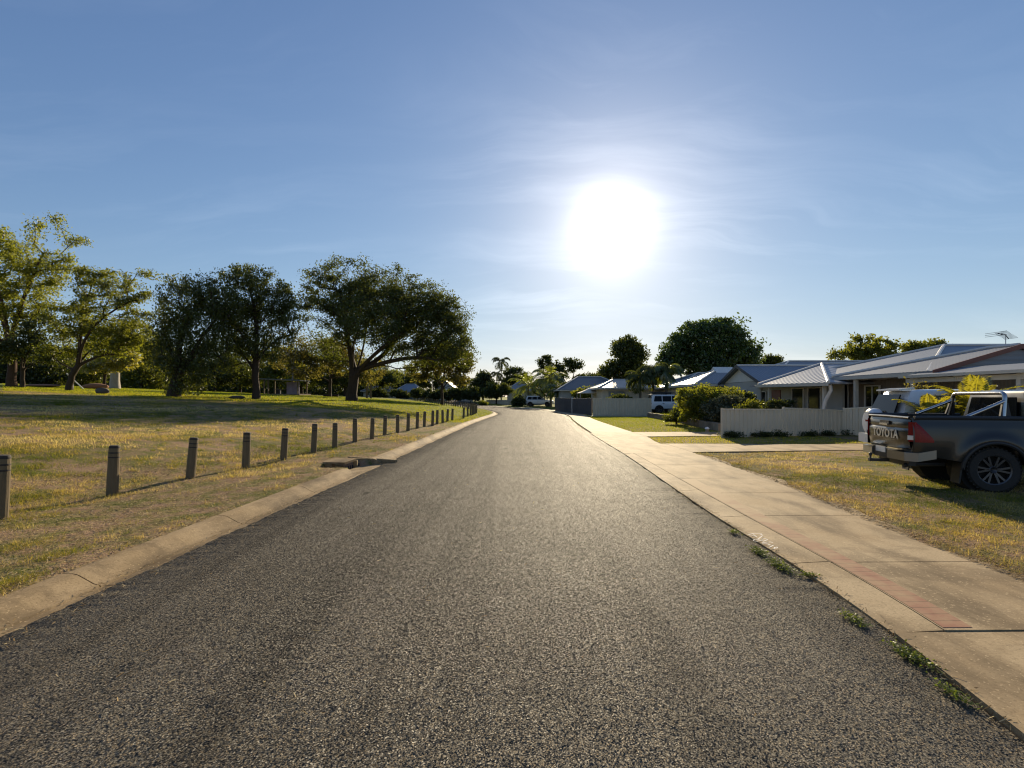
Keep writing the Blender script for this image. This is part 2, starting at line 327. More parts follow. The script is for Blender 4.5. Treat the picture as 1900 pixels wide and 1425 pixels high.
# right concrete edge strip, footpath and driveways
strip = MB(); pav = MB(); zt = .055
jts = [3.42, 4.86, 6.72, 8.6, 10.4, 12.3, 14.1]
def quadslab(mb, a, b, fl, fr, z0=.03, z1=zt, nseg=4, th=.12, gap=.008):
    st = np.linspace(a + gap, b - gap, nseg + 1)
    top = [[(float(fl(y)), y, z0 + float(zg(fl(y), y))), (float(fr(y)), y, z1 + float(zg(fr(y), y)))] for y in st]
    mb.grid([r for r in top]); n0 = len(mb.v) - 2*(nseg+1)
    low = [(p[0], p[1], p[2]-th) for r in top for p in r]; m0 = len(mb.v); mb.v += low
    for i in range(nseg):
        mb.f.append((n0+2*i+2, n0+2*i, m0+2*i, m0+2*i+2)[::-1]); mb.f.append((n0+2*i+1, n0+2*i+3, m0+2*i+3, m0+2*i+1)[::-1])
    mb.f.append((n0+1, n0, m0, m0+1)); mb.f.append((n0+2*nseg, n0+2*nseg+1, m0+2*nseg+1, m0+2*nseg))
for a, b in zip(jts[:-1], jts[1:]): quadslab(strip, a, b, lambda y: XR(y) + .012, lambda y: XK(y) - .004, .03, .05)
strip.build('kerb_edge', M['path'])['kind'] = 'structure'
fj = [3.42, 4.83, 6.72, 8.3, 9.8, 11.8, 14.2]
ragged = lambda y: XO(y) + .10*np.sin(np.asarray(y)*2.1) + .05*np.sin(np.asarray(y)*5.3+1)
for a, b in zip(fj[:-1], fj[1:]): quadslab(pav, a, b, lambda y: XK(y) + .004, ragged, .052, .058, 8)
for a, b in ((-9,-6.5),(-6.5,-4),(-4,-1.5),(-1.5,1),(1,3.42)): quadslab(pav, a, b, lambda y: XR(y) + .012, lambda y: XO(y), .042, .054)
pav.build('footpath', M['path'])['kind'] = 'structure'
pv2 = MB()
quadslab(pv2, 14.2, 17.0, lambda y: XR(y) + .012, lambda y: 5.35 + 0*np.asarray(y), .03, .056)
pv2.slab([(5.36,14.42,.057),(10.8,15.0,.057),(17,14.2,.057),(17,17.0,.057),(10.4,16.75,.057),(5.36,17.02,.057)][::1], .1)
quadslab(pv2, 17.0, 20.0, lambda y: XR(y) + .012, lambda y: XO(y), .03, .056)
quadslab(pv2, 20.0, 22.5, lambda y: XR(y) + .012, lambda y: 5.6 + 0*np.asarray(y), .03, .056)
pv2.slab([(5.61,20.05,.057),(8.4,20.4,.057),(14,20.9,.057),(14,23.2,.057),(8.4,22.6,.057),(5.61,22.5,.057)], .1)
pv2.build('driveway', M['path'])['kind'] = 'structure'
pv3 = MB(); y = 22.5
while y < 74: quadslab(pv3, y, y+2.0, lambda y: XR(y) + .12, lambda y: XO(y), .03, .056); y += 2.0
pv3.slab([(6.7,40.6,.057),(13,40.4,.057),(24,41,.057),(24,42.6,.057),(13,42.6,.057),(6.7,42.7,.057)], .1)
pv3.build('far_footpath', M['pathlight'])['kind'] = 'structure'
st = MB(); st.grid([[(float(XK(y)) + .016, y, .0548), (float(XK(y)) + .016 + w, y, .0558)] for y, w in zip(np.linspace(3.46, 9.7, 24), np.linspace(.21, .27, 24))])
st.build('painted_border', M['stencil'])['kind'] = 'structure'
# chalk scribble on the edge strip
ck = MB()
for s in ([(560,385),(700,350),(850,350),(880,375),(830,385)], [(600,405),(690,400)], [(690,375),(760,430)], [(890,400),(800,470),(700,490),(690,510),(740,530),(850,510),(900,500)],
          [(770,480),(830,500)], [(860,480),(960,465),(1000,490),(900,530)], [(1110,560),(1080,540),(970,545),(880,560),(890,575),(980,575),(1070,600)], [(1000,580),(1040,605)],
          [(1040,660),(1130,610)], [(1140,690),(1160,660),(1210,650),(1220,670),(1170,680)]):
    P = [Vector(gp(1340 + u*.0842, 960 + w*.0842, .050)) for u, w in s]; r = []
    for i, p in enumerate(P):
        t = (P[min(i+1, len(P)-1)] - P[max(i-1, 0)]).normalized(); q = Vector((-t.y, t.x, 0))*.005; r.append([p + q, p - q])
    ck.grid(r)
tag(ck.build('chalk_writing', M['chalk'], loc=gp(1415, 1003, .05)), 'white chalk scribble on the concrete road edge', 'graffiti')

# drain pit set back from the kerb
dr = thing('storm_drain', 'concrete stormwater pit recessed behind the left kerb', 'drain', (-4.1, 12.0, -.1))
b = MB(); b.prism([(-4.32,12.78,-.2),(-2.98,12.38,-.2),(-2.98,12.38,.085),(-4.32,12.78,.12)], (.03,.10,0)); b.build('back_wall', M['kerb'], dr, world=True)
b = MB(); b.prism([(-4.66,11.66,-.12),(-4.30,11.60,-.12),(-4.30,11.60,.10),(-4.50,11.64,.10)], (.03,.10,0)); b.build('front_wall', M['kerb'], dr, world=True)
b = MB(); b.prism([(-4.54,11.62,.085),(-3.98,11.54,.085),(-3.90,12.12,.10),(-4.46,12.24,.10)], (0,0,.05)); b.build('lid', M['kerb'], dr, world=True)
b = MB(); b.box((-4.6,12.0,0),(.08,.7,.20), .1); b.build('end_wall', M['kerb'], dr, world=True)
b = MB(); b.box((-3.92,12.14,.0),(.10,.08,.22), .1); b.build('lid_pier', M['kerb'], dr, world=True)
b = MB(); b.prism([(-4.0,10.72,-.095),(-3.12,10.74,-.02),(-2.99,12.36,-.02),(-3.9,12.6,-.095)], (0,0,.03)); b.build('apron', M['kerb'], dr, world=True)
for k in range(7): b = MB(); b.box((-4.02+k*.02, 11.75+.1*k, -.04), (.03,.03,.1), .2); b.build('grate_bar', M['dark_metal'], dr, world=True)

# ------------------------------------------------------------------ grass, straw and weeds
def in_view(x, y): return (np.abs(x) < 1.12*y + 2.0)
def blades(name, x, y, h, w, lean, mat, tint, label, z=None):
    N = len(x); z = tz(x, y) if z is None else np.full(N, z)
    a = rng.uniform(0, 2*PI, N); dx, dy = np.cos(a), np.sin(a); ln = h*np.sin(lean); up = h*np.cos(lean)
    b2 = a + PI/2 + rng.normal(0, .5, N); wx, wy = np.cos(b2)*w/2, np.sin(b2)*w/2
    V = np.empty((N, 3, 3)); V[:,0] = np.stack([x-wx, y-wy, z-.01], 1); V[:,1] = np.stack([x+wx, y+wy, z-.01], 1); V[:,2] = np.stack([x+dx*ln, y+dy*ln, z+up], 1)
    o = np_mesh(name, V.reshape(-1,3), np.arange(N*3).reshape(-1,3), mat, attr=np.repeat(tint, 3)); return tag(o, label, 'grass', kind='stuff')
def pnoise(x, y, s, seed):
    r = np.random.default_rng(seed); out = 0
    for k in range(6):
        a = r.uniform(0, 2*PI); fq = s*r.uniform(.6, 2.2); out = out + np.sin(fq*(x*math.cos(a)+y*math.sin(a)) + r.uniform(0, 6))
    return out/6
def scatter(N, d0, d1, xa, xb, p=1.0):
    u = rng.uniform(0, 1, N); y = (d0**(1-p+1e-6) + u*(d1**(1-p+1e-6) - d0**(1-p+1e-6)))**(1/(1-p+1e-6)); lo_, hi_ = xa(y), xb(y)
    return lo_ + rng.uniform(0, 1, N)*(hi_-lo_), y
# left verge and park
x, y = scatter(330000, 3.0, 34, lambda y: -1.10*y - 1.5, lambda y: XL(y) - .47, 1.1)
cl = pnoise(x, y, 1.6, 3)*.9 + pnoise(x, y, 5, 4)*.9; verge = ss(.3, -.6, XB(y) - x)
keep = (rng.uniform(0, 1, len(x)) < np.clip(.62 + cl*1.6 - .80*verge, .02, 1)) & (x < XL(y) - .47) & ~((x > -4.7) & (y > 10.7) & (y < 12.9) & (x < -2.9)); x, y, cl, verge = x[keep], y[keep], cl[keep], verge[keep]
tn = np.clip(.60 - 1.2*pnoise(x, y, .9, 8) - .6*pnoise(x, y, 3.5, 9) + rng.normal(0, .16, len(x)) + .10*verge - .008*(y-14), .0, 1)
sc = np.clip(y/7, .8, 3.2)
blades('dry_grass', x, y, rng.uniform(.022, .065, len(x))*(1+.4*(cl > .2))*np.clip(sc, 1, 1.5), rng.uniform(.003, .007, len(x))*sc, rng.uniform(.5, 1.45, len(x)), M['blade'], tn, 'short patchy dry grass on the verge and park behind the bollards')
# right lawn
x, y = scatter(230000, 3.4, 14.6, XO, lambda y: 1.10*y + 2.2, .9)
k = (x > XO(y) - .1 + .12*pnoise(x, y, 6, 2)) & (x < 24) & (y < 14.35 + .1*(x-5.4)); x, y = x[k], y[k]
cl = pnoise(x, y, 1.5, 13)*.9 + pnoise(x, y, 5, 14)*.9; k = rng.uniform(0, 1, len(x)) < np.clip(.56 + cl*1.3, .04, 1); x, y, cl = x[k], y[k], cl[k]
tn = np.clip(.57 - 1.0*pnoise(x, y, .8, 18) - .6*pnoise(x, y, 3.5, 19) + rng.normal(0, .16, len(x)) + .25*ss(1.2, 0, x - XO(y)), 0, 1); sc = np.clip(y/7, .8, 2)
blades('lawn_grass', x, y, rng.uniform(.02, .06, len(x))*sc**.4, rng.uniform(.003, .007, len(x))*sc, rng.uniform(.5, 1.45, len(x)), M['blade'], tn, 'patchy half dry lawn grass under the pickup')
# taller tufts
def tufts(name, n_, d0, d1, xa, xb, label, ok, tint):
    tx, ty_ = scatter(n_, d0, d1, xa, xb, 1.0); k = ok(tx, ty_); tx, ty_ = tx[k], ty_[k]; r = np.repeat(np.arange(len(tx)), 46); sz = rng.uniform(.03, .11, len(tx))[r]; N = len(r)
    x = tx[r] + rng.normal(0, 1, N)*sz; y = ty_[r] + rng.normal(0, 1, N)*sz; blades(name, x, y, rng.uniform(.03, .085, N), rng.uniform(.003, .006, N)*np.clip(y/8, .9, 2.5), rng.uniform(.2, 1.2, N), M['blade'], np.clip(tint + rng.normal(0, .3, len(tx))[r] + rng.normal(0, .1, N), 0, 1), label)
tufts('grass_tufts', 900, 3.2, 26, lambda y: -1.1*y - 1.5, lambda y: XL(y) - .5, 'scattered taller grass tufts on the left verge and park', lambda x, y: ~((x > -4.8) & (y > 10.6) & (y < 13)) & ((x < XB(y) - .1) | (rng.uniform(0, 1, len(x)) < .22)), .35)
tufts('grass_tufts', 420, 3.6, 14, XO, lambda y: 1.1*y + 2, 'scattered taller grass tufts on the right lawn', lambda x, y: (x > XO(y) + .1) & (y < 14.2), .40)
# green lawn and strips further right
x = rng.uniform(5.3, 13, 70000); y = rng.uniform(17.1, 41, 70000); k = (x > XO(y)) & (((y > 22.7) & (y < 40.5) & (x < 10.6 + .06*(y-24))) | ((y > 17.15) & (y < 19.95 + .12*(x-5.6)) & (x > 5.3))); x, y = x[k], y[k]
blades('green_lawn', x, y, rng.uniform(.03, .07, len(x)), rng.uniform(.012, .025, len(x)), rng.uniform(.3, 1.2, len(x)), M['lawnblade'], np.clip(rng.normal(.45, .22, len(x)) + .3*(y < 20), 0, 1), 'green mown lawn between the footpath and the garden wall')
# park far lawn
x, y = scatter(120000, 30, 85, lambda y: -1.05*y, lambda y: XL(y) - .5, 1.2); k = x < XL(y) - .5; x, y = x[k], y[k]
blades('park_lawn', x, y, rng.uniform(.04, .09, len(x)), rng.uniform(.03, .06, len(x)), rng.uniform(.4, 1.3, len(x)), M['lawnblade'], np.clip(rng.normal(.42, .2, len(x)) + .25*ss(45, 32, y), 0, 1), 'bright green park lawn below the big trees')
# straw litter: lying slivers
def litter(name, x, y, label, base=None, sz=(.02, .07)):
    N = len(x); z = (tz(x, y) if base is None else base) + rng.uniform(.006, .03, N); a = rng.uniform(0, PI, N); L_ = rng.uniform(sz[0], sz[1], N)/2; w = rng.uniform(.0012, .003, N)*np.clip(y/6, .9, 2)
    dx, dy = np.cos(a)*L_, np.sin(a)*L_; wx, wy = -np.sin(a)*w, np.cos(a)*w; t = rng.normal(0, .2, N)*L_
    V = np.stack([np.stack([x-dx-wx, y-dy-wy, z-t], 1), np.stack([x-dx+wx, y-dy+wy, z-t+.002], 1), np.stack([x+dx+wx, y+dy+wy, z+t+.002], 1), np.stack([x+dx-wx, y+dy-wy, z+t], 1)], 1)
    tag(np_mesh(name, V.reshape(-1,3), np.arange(4*N).reshape(-1,4), M['straw'], attr=np.repeat(rng.uniform(0, 1, N), 4)), label, 'litter', kind='stuff')
xa, ya = scatter(26000, 3.2, 20, lambda y: XB(y) - 1.2, lambda y: XL(y) - .46, 1.0); litter('straw_litter', xa, ya, 'dry straw and leaf litter strewn over the left verge')
xa, ya = scatter(15000, 3.4, 14.2, lambda y: XO(y) - .12, lambda y: XO(y) + 2.6, 1.0); xa = XO(ya) - .12 + (xa - XO(ya) + .12)**1.5/1.75; litter('straw_litter', xa, ya, 'dry straw litter along the lawn edge of the footpath', base=np.where(xa < XO(ya) + .05, .058, .04))
xa = rng.uniform(2.6, 3.4, 650); ya = rng.uniform(2.2, 9, 650); xa = XR(ya) + rng.normal(0, .04, 650); litter('straw_litter', xa, ya, 'straw bits caught along the right asphalt edge', base=.02, sz=(.02, .06))
xa, ya = scatter(500, 3, 14, lambda y: XL(y) - .15, lambda y: XL(y) + .25, 1.0); litter('leaf_litter', xa, ya, 'dry leaf scraps lying in the left gutter', base=.02, sz=(.02, .06))
xa, ya = scatter(260, 2.5, 24, lambda y: XL(y) + .3, lambda y: XR(y) - .1, 1.0); litter('leaf_litter', xa, ya, 'dry leaf scraps scattered over the asphalt', base=.05, sz=(.02, .05))
# weeds at the road edge: separate clumps
def weed(cx, cy, rx, ry, N, label):
    t = rng.normal(0, .5, (N, 2)); x = cx + t[:,0]*rx; y = cy + t[:,1]*ry; z = .03 + np.abs(rng.normal(0, .013, N)); a = rng.uniform(0, 2*PI, N); s = rng.uniform(.008, .022, N); el = rng.uniform(-.2, .9, N)
    d = np.stack([np.cos(a)*np.cos(el), np.sin(a)*np.cos(el), np.sin(el)], 1)*s[:,None]; w = np.stack([-np.sin(a), np.cos(a), 0*a], 1)*(s*.4)[:,None]; p = np.stack([x, y, z], 1)
    V = np.stack([p, p + d*.5 + w, p + d, p + d*.5 - w], 1).reshape(-1,3)
    o = thing('weed_clump', label, 'weed', (cx, cy, .03), 0, 'weeds along the road edge'); np_mesh('foliage', V - np.array([cx, cy, .03]), np.arange(4*N).reshape(-1,4), M['weed'], o, attr=np.repeat(rng.uniform(0,1,N), 4))
for px, py, rx, ry, N, lb in ((1362,988,.06,.09,260,'small dark weed at the top end of the row on the concrete road edge'), (1408,1024,.06,.15,800,'sprawling weed beside the white chalk scribble'), (1446,1050,.07,.2,1000,'largest green weed clump, at a joint in the concrete edge'),
                              (1500,1068,.10,.04,260,'weed strand growing along the joint across the edge strip'), (1585,1150,.05,.12,350,'thin dry weed on the asphalt edge by the last red bricks'), (1690,1218,.06,.15,650,'brown green weed in the gutter below the broken slab corner'), (1770,1290,.04,.12,260,'low weed line nearest the camera on the right road edge')):
    p = gp(px, py, .03); weed(p[0], p[1], rx, ry, N, lb)

# ------------------------------------------------------------------ trees
def tree(name, label, cat, px, D, lobes, nt, leaf, nleaf, lsize, barkm, fork=.28, r0=.25, spread=.45, group=None, lean=(0,0), base=None, z0=None, droop=0, tr=1.0, twig=.010, ratio=.5, seed=None, mid=True, limbs=6):
    rg_ = np.random.default_rng(seed if seed is not None else int(px*7 + D*13))
    bx = (px - CX)/F*D; by = D; bz = tzf(bx, by) if z0 is None else z0
    B = np.array([bx, by, bz]); LB = []
    for l in lobes:
        lx, ly, rx, ry = l[:4]; dd = l[4] if len(l) > 4 else 0
        d2 = D + dd; LB.append((np.array([(lx-CX)/F*d2, d2, EYE + (HY-ly)/F*d2]) - B, np.array([rx, (rx+ry)*.5, ry])/F*d2))
    vol = np.array([np.prod(r)**.8 for _, r in LB]); vol /= vol.sum()
    tips = []
    for (c, r), w in zip(LB, vol):
        k = max(3, int(round(nt*w))); d = rg_.normal(size=(k, 3)); d /= np.linalg.norm(d, axis=1)[:, None]; tips.append(c + d*r*(rg_.uniform(.25, 1, (k, 1))**.5))
    T = np.concatenate(tips); top = max(c[2] + r[2] for c, r in LB); T = T[T[:,2] > (.4 if top > 2.6 else .02)]
    cen = sum(c*w for (c, _), w in zip(LB, vol)); top = max(c[2] + r[2] for c, r in LB); fh = top*fork
    nodes = []; par = []; ns = 6
    for i in range(ns):
        t = i/(ns-1); nodes.append(np.array([lean[0]*t*t + .25*t*cen[0]*fork, lean[1]*t*t + .25*t*cen[1]*fork, fh*t - .15*(i == 0)]) + (rg_.normal(0, .03*top/8, 3)*[1,1,0] if 0 < i else 0)); par.append(i-1)
    plen = [0]*ns; 
    if top > 4.5:                                     # a fan of main limbs from the fork
        sel = [int(np.argmax(T[:,2]))]
        for _ in range(limbs-1): sel.append(int(np.argmax(np.min(np.linalg.norm(T[:,None] - T[sel][None], axis=2), axis=1))))
        for i_, q_ in enumerate(sel):
            j0 = ns-1 - (i_ % 3 == 2); a = nodes[j0]; t = a + (T[q_]-a)*.72; j = j0; k = 6; side = rg_.normal(0, .06*np.linalg.norm(t-a), 3)
            for q in range(1, k+1):
                sq = q/k; p = a + (t-a)*sq + side*math.sin(PI*sq) + np.array([0,0,.10*np.linalg.norm(t-a)*math.sin(PI*sq)*(1 if t[2]-a[2] < 3 else .4)])
                par.append(j); plen.append(plen[j] + float(np.linalg.norm(p-nodes[j]))*.5); j = len(par)-1; nodes.append(p)
    order = np.argsort(np.linalg.norm(T - nodes[ns-1], axis=1)); P = np.array(nodes); tipid = []
    step = max(.35, top*.06)
    for ti in order:
        t = T[ti]; d = np.linalg.norm(P - t, axis=1) + .28*np.array(plen) + 3.0*np.clip(P[:,2] - t[2] + .1*top*0, 0, 9)*.25; d[:ns-2] += 99
        j = int(np.argmin(d)); a = P[j]; L_ = np.linalg.norm(t - a); k = max(1, int(L_/step)); new = []
        side = rg_.normal(0, .10*L_, 3)
        for q in range(1, k+1):
            s = q/k; new.append(a + (t-a)*s + side*math.sin(PI*s) + np.array([0, 0, .12*L_*math.sin(PI*s)]))
        for p in new:
            par.append(j); plen.append(plen[j] + np.linalg.norm(p - P[j] if j < len(P) else 0)); j = len(par)-1; nodes.append(p); P = np.vstack([P, p])
        tipid.append(j)
    n = len(nodes); cnt = np.zeros(n)
    for j in tipid: cnt[j] += 1
    for j in range(n-1, 0, -1):
        if par[j] >= 0: cnt[par[j]] += cnt[j]
    R = twig*np.maximum(cnt, 1)**ratio; R *= 1; sc = r0/ max(R[0], 1e-6); R = np.where(cnt > 1, R*(1 + (sc-1)*(cnt/cnt[0])**.35), R)
    R[0] *= 1.35; R[1] *= 1.08
    sides = 6; ang = np.arange(sides)*2*PI/sides; VV = []; FF = []; base_i = 0
    for j in range(1, n):
        a, b_ = P[par[j]], P[j]; t = b_ - a; L_ = np.linalg.norm(t)
        if L_ < 1e-5: continue
        t = t/L_; u = np.cross(t, [0,0,1] if abs(t[2]) < .9 else [1,0,0]); u /= np.linalg.norm(u); w = np.cross(t, u)
        ra = min(R[par[j]], R[j]*1.6) if par[j] > ns-2 else R[par[j]]
        ring = u*np.cos(ang)[:,None] + w*np.sin(ang)[:,None]; VV += [a + ring*ra, b_ + t*R[j]*.3 + ring*R[j]]
        FF += [(base_i+k, base_i+(k+1) % sides, base_i+sides+(k+1) % sides, base_i+sides+k) for k in range(sides)]; base_i += 2*sides
    root = thing(name, label, cat, tuple(B), 0, group)
    np_mesh('trunk', np.concatenate(VV), np.array(FF), barkm, root, smooth=True)
    # leaves
    tp = P[np.array(tipid)]; pr = P[np.array([par[j] for j in tipid])]
    k = rg_.integers(0, len(tp), nleaf); s = rg_.uniform(0, 1, (nleaf, 1))**.6 if mid else np.ones((nleaf, 1))
    wgt = rg_.uniform(.5, 1.4, len(tp))[k]
    ctr = pr[k]*(1-s) + tp[k]*s + np.clip(rg_.normal(0, .85, (nleaf, 3)), -1.5, 1.5)*spread*np.array([1, 1, .62])*wgt[:,None]
    if droop: ctr[:,2] -= droop*rg_.uniform(0, 1, nleaf)**2
    ctr = ctr[ctr[:,2] > (.12 if top > 2.6 else .0)]; N = len(ctr)
    d = rg_.normal(0, 1, (N, 3)); d[:,2] -= .5 + droop; d /= np.linalg.norm(d, axis=1)[:,None]
    w = np.cross(d, rg_.normal(0, 1, (N, 3))); w /= np.linalg.norm(w, axis=1)[:,None] + 1e-9
    Ls = (lsize*rg_.uniform(.6, 1.35, N))[:,None]; tint = np.clip(rg_.normal(.45, .25, N) + (rg_.uniform(-.3, .3, len(tp))[k[:N]]), 0, 1)
    V = np.stack([ctr - d*Ls*.5, ctr + w*Ls*.27, ctr + d*Ls*.5, ctr - w*Ls*.27], 1).reshape(-1, 3)
    np_mesh('crown', V, np.arange(4*N).reshape(-1, 4), leaf, root, attr=np.repeat(tint, 4))
    return root
def shrub(name, label, px, D, lobes, leaf, nleaf, lsize, spread=.22, z0=None, group=None, cat='shrub', nt=40):
    return tree(name, label, cat, px, D, lobes, nt, leaf, nleaf, lsize, M['bark'], .12, .05, spread, group, z0=z0, twig=.008)
PT = 'trees in the park'
tree('park_tree', 'big spreading dark tree standing alone beside the bollards', 'tree', 653, 45, [(652,508,58,38),(780,600,70,50),(700,585,90,60),(800,668,50,20),(862,660,24,30),(780,565,60,44),(835,640,40,40),(860,612,16,26),(560,560,16,30),(745,652,36,14),(610,655,30,14),(590,520,40,30),(610,545,56,40),(715,525,58,36),(765,548,50,36),(815,575,44,36),(848,606,34,32),(838,588,42,36),(822,560,40,28),(856,622,20,26),(660,565,80,46),(735,575,80,46),(790,610,60,40),(588,580,36,46),(620,610,44,34),(740,622,60,30),(815,645,44,30,-2),(852,650,30,28,-2),(770,650,40,20,-1),(845,625,36,30,2),(690,600,60,46,-4),(690,560,70,50,4),(600,640,30,22,3)], 1250, M['leaf_mid'], 82000, .19, M['bark'], .2, .46, .44, PT, twig=.012, limbs=9)
tree('park_tree', 'dark tree with one straight trunk left of the big spreading tree', 'tree', 475, 36, [(452,535,56,46),(500,540,42,42),(535,590,26,50),(440,600,48,56),(492,640,42,34),(420,655,30,30),(458,512,46,24),(470,600,60,50,3),(515,560,36,40)], 420, M['leaf_mid'], 29000, .155, M['bark'], .27, .24, .30, PT, droop=.4)
tree('park_tree', 'dark drooping tree whose shrubby base touches the grass', 'tree', 322, 33, [(345,550,46,44),(305,600,24,46),(378,590,50,66),(325,645,42,60),(415,550,30,44),(345,690,36,34),(390,665,30,40),(325,728,40,12),(372,515,28,16),(330,522,24,14)], 420, M['leaf_mid'], 27000, .15, M['bark'], .17, .36, .30, PT, droop=.8, lean=(.4,0))
tree('park_tree', 'yellow green tree with forked leaning trunk in front of the pale trunk', 'tree', 128, 36, [(180,530,48,30),(240,532,40,32),(205,590,72,42),(130,595,44,42),(252,610,34,36),(166,512,30,16),(275,512,22,8),(120,640,44,28),(220,645,50,22)], 260, M['leaf_olive'], 24000, .16, M['bark'], .2, .2, .30, PT, lean=(.5,0))
tree('park_tree', 'tall airy tree with bare upper branches at the left edge', 'tree', 22, 40, [(20,500,60,52),(-45,470,70,70),(62,545,46,44),(60,500,60,50),(30,560,60,40),(112,505,34,28),(118,418,42,13),(75,424,22,12),(150,448,16,6),(8,448,52,30),(50,585,40,30),(-40,590,60,50),(135,480,20,12)], 230, M['leaf_yellow'], 34000, .17, M['bark_red'], .25, .3, .40, PT, ratio=.47)
tree('park_tree', 'slim dark second trunk close beside the tall airy tree', 'tree', 41, 39, [(60,640,40,26),(30,655,36,22),(85,660,26,18),(75,610,30,22)], 80, M['leaf_dark'], 6000, .22, M['bark'], .3, .15, .4, PT)
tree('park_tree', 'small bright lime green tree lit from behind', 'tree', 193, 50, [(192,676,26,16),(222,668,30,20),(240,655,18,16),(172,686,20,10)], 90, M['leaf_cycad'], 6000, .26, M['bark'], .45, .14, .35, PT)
tree('park_tree', 'thick pale barked trunk among darker trees', 'tree', 213, 54, [(215,625,50,26),(255,640,36,22),(180,640,30,20)], 90, M['leaf_olive'], 6000, .28, M['bark_pale'], .5, .42, .5, PT)
tree('park_tree', 'dark bushy tree filling the gap behind the big spreading trunk', 'tree', 612, 64, [(600,655,40,28),(640,670,34,30),(570,680,26,26),(690,690,30,22),(625,640,30,20)], 130, M['leaf_brown'], 10000, .32, M['bark'], .3, .2, .55, PT)
tree('park_tree', 'bronze green tree leaning over the far bollard row', 'tree', 820, 66, [(812,668,40,28),(850,690,30,22),(775,690,26,18),(840,655,34,22),(862,672,22,20)], 140, M['leaf_brown'], 11000, .32, M['bark'], .3, .2, .5, PT)
tree('park_tree', 'thin sparse tree above the picnic shelter', 'tree', 543, 62, [(545,640,30,30),(525,668,26,20),(560,690,30,10)], 80, M['leaf_brown'], 2600, .3, M['bark_pale'], .4, .12, .5, PT)
for i, (px, D, ty, w, mat, lb) in enumerate([(-60,75,610,70,'leaf_dark','dark tree of the park belt beyond the left edge tree'), (20,84,640,60,'leaf_dark','dark tree of the belt showing between the two left edge trunks'), (85,80,632,50,'leaf_dark','dark belt tree behind the white slanted pole'), (150,90,640,50,'leaf_mid','belt tree behind the forked leaning trunk'),
        (262,84,615,46,'leaf_olive','olive belt tree right of the pale barked trunk'), (300,92,640,46,'leaf_dark','dark belt tree left of the drooping tree'), (400,88,620,50,'leaf_dark','dark belt tree showing behind the drooping tree'), (445,96,648,40,'leaf_mid','mid green belt tree between the drooping and the straight trunks'), (515,86,630,40,'leaf_olive','yellowish belt tree just left of the picnic shelter'),
        (560,98,650,46,'leaf_dark','dark belt tree behind the picnic shelter'), (640,96,655,50,'leaf_dark','dark belt tree behind the big spreading trunk'), (700,112,668,36,'leaf_mid','small belt tree right of the big spreading trunk'), (722,130,690,30,'leaf_olive','farthest low tree over the left houses')]):
    tree('belt_tree', lb, 'tree', px, D, [(px,(ty+700)/2,w,(705-ty)/2),(px-w*.3,702,w*.9,14),(px+w*.4,700,w*.9,16),(px-w*.6,(ty+720)/2,w*.6,(690-ty)/2.4),(px+w*.6,(ty+725)/2,w*.6,(690-ty)/2.4),(px,700,w*.9,10)], 110, M[mat], 8500, .42, M['bark'], .2, .25, .75, 'dark trees closing the far side of the park', droop=.5)
N = 110000; x = rng.uniform(-190, -28, N); y = 118 + rng.normal(0, 5, N) + .15*(x + 100); hgt = 6.5 + 1.6*np.sin(x*.21) + 1.2*np.sin(x*.53+1) + .8*np.sin(x*1.3); z = tz(x, y) + hgt*rng.uniform(0, 1, N)**1.25
d = rng.normal(0, 1, (N, 3)); d /= np.linalg.norm(d, axis=1)[:,None]; w_ = np.cross(d, rng.normal(0, 1, (N, 3))); w_ /= np.linalg.norm(w_, axis=1)[:,None]; c0 = np.stack([x, y, z], 1); Ls = rng.uniform(.35, .8, (N, 1))
tag(np_mesh('treeline', np.stack([c0-d*Ls*.5, c0+w_*Ls*.3, c0+d*Ls*.5, c0-w_*Ls*.3], 1).reshape(-1,3), np.arange(4*N).reshape(-1,4), M['leaf_dark'], attr=np.repeat(rng.uniform(0,1,N),4)), 'dark mass of bushland closing the view beyond the park', 'treeline', kind='stuff')
RT = 'trees behind the houses'
tree('mango_tree', 'largest dense round dark green tree behind the houses', 'tree', 1322, 60, [(1320,640,72,46),(1350,610,34,26),(1285,622,36,30),(1380,655,32,34),(1262,655,34,34),(1330,672,80,30),(1240,672,20,24),(1320,600,20,16),(1400,672,14,20)], 460, M['leaf_mango'], 36000, .36, M['bark'], .2, .45, .55, RT)
tree('mango_tree', 'second dense tall tree left of the largest round one', 'tree', 1163, 76, [(1162,650,30,24),(1178,668,24,26),(1148,672,20,26),(1165,690,36,20),(1130,690,14,16)], 200, M['leaf_mid'], 17000, .40, M['bark'], .2, .3, .5, RT)
tree('garden_tree', 'open leafy tree rising over the long grey roof', 'tree', 1606, 48, [(1596,642,26,22),(1645,643,24,18),(1560,658,20,12),(1615,660,40,14),(1632,630,14,8)], 100, M['leaf_olive'], 5200, .30, M['bark'], .35, .2, .30, RT)
tree('garden_tree', 'low leafy crown over the right end of the ridge', 'tree', 1705, 50, [(1700,645,20,12),(1730,640,16,8),(1748,638,10,6)], 60, M['leaf_olive'], 3000, .28, M['bark'], .4, .15, .3, RT)
tree('garden_tree', 'small round tree right of the mango above the gabled house', 'tree', 1432, 62, [(1434,668,16,10),(1425,676,12,10)], 60, M['leaf_mid'], 2600, .3, M['bark'], .5, .15, .35, RT)
tree('garden_tree', 'layered dark tree behind the coconut palms', 'tree', 1055, 92, [(1050,680,24,14),(1068,676,16,10),(1030,690,24,16),(1012,672,18,14),(1085,700,16,10)], 130, M['leaf_dark'], 7000, .42, M['bark'], .35, .2, .4, RT)
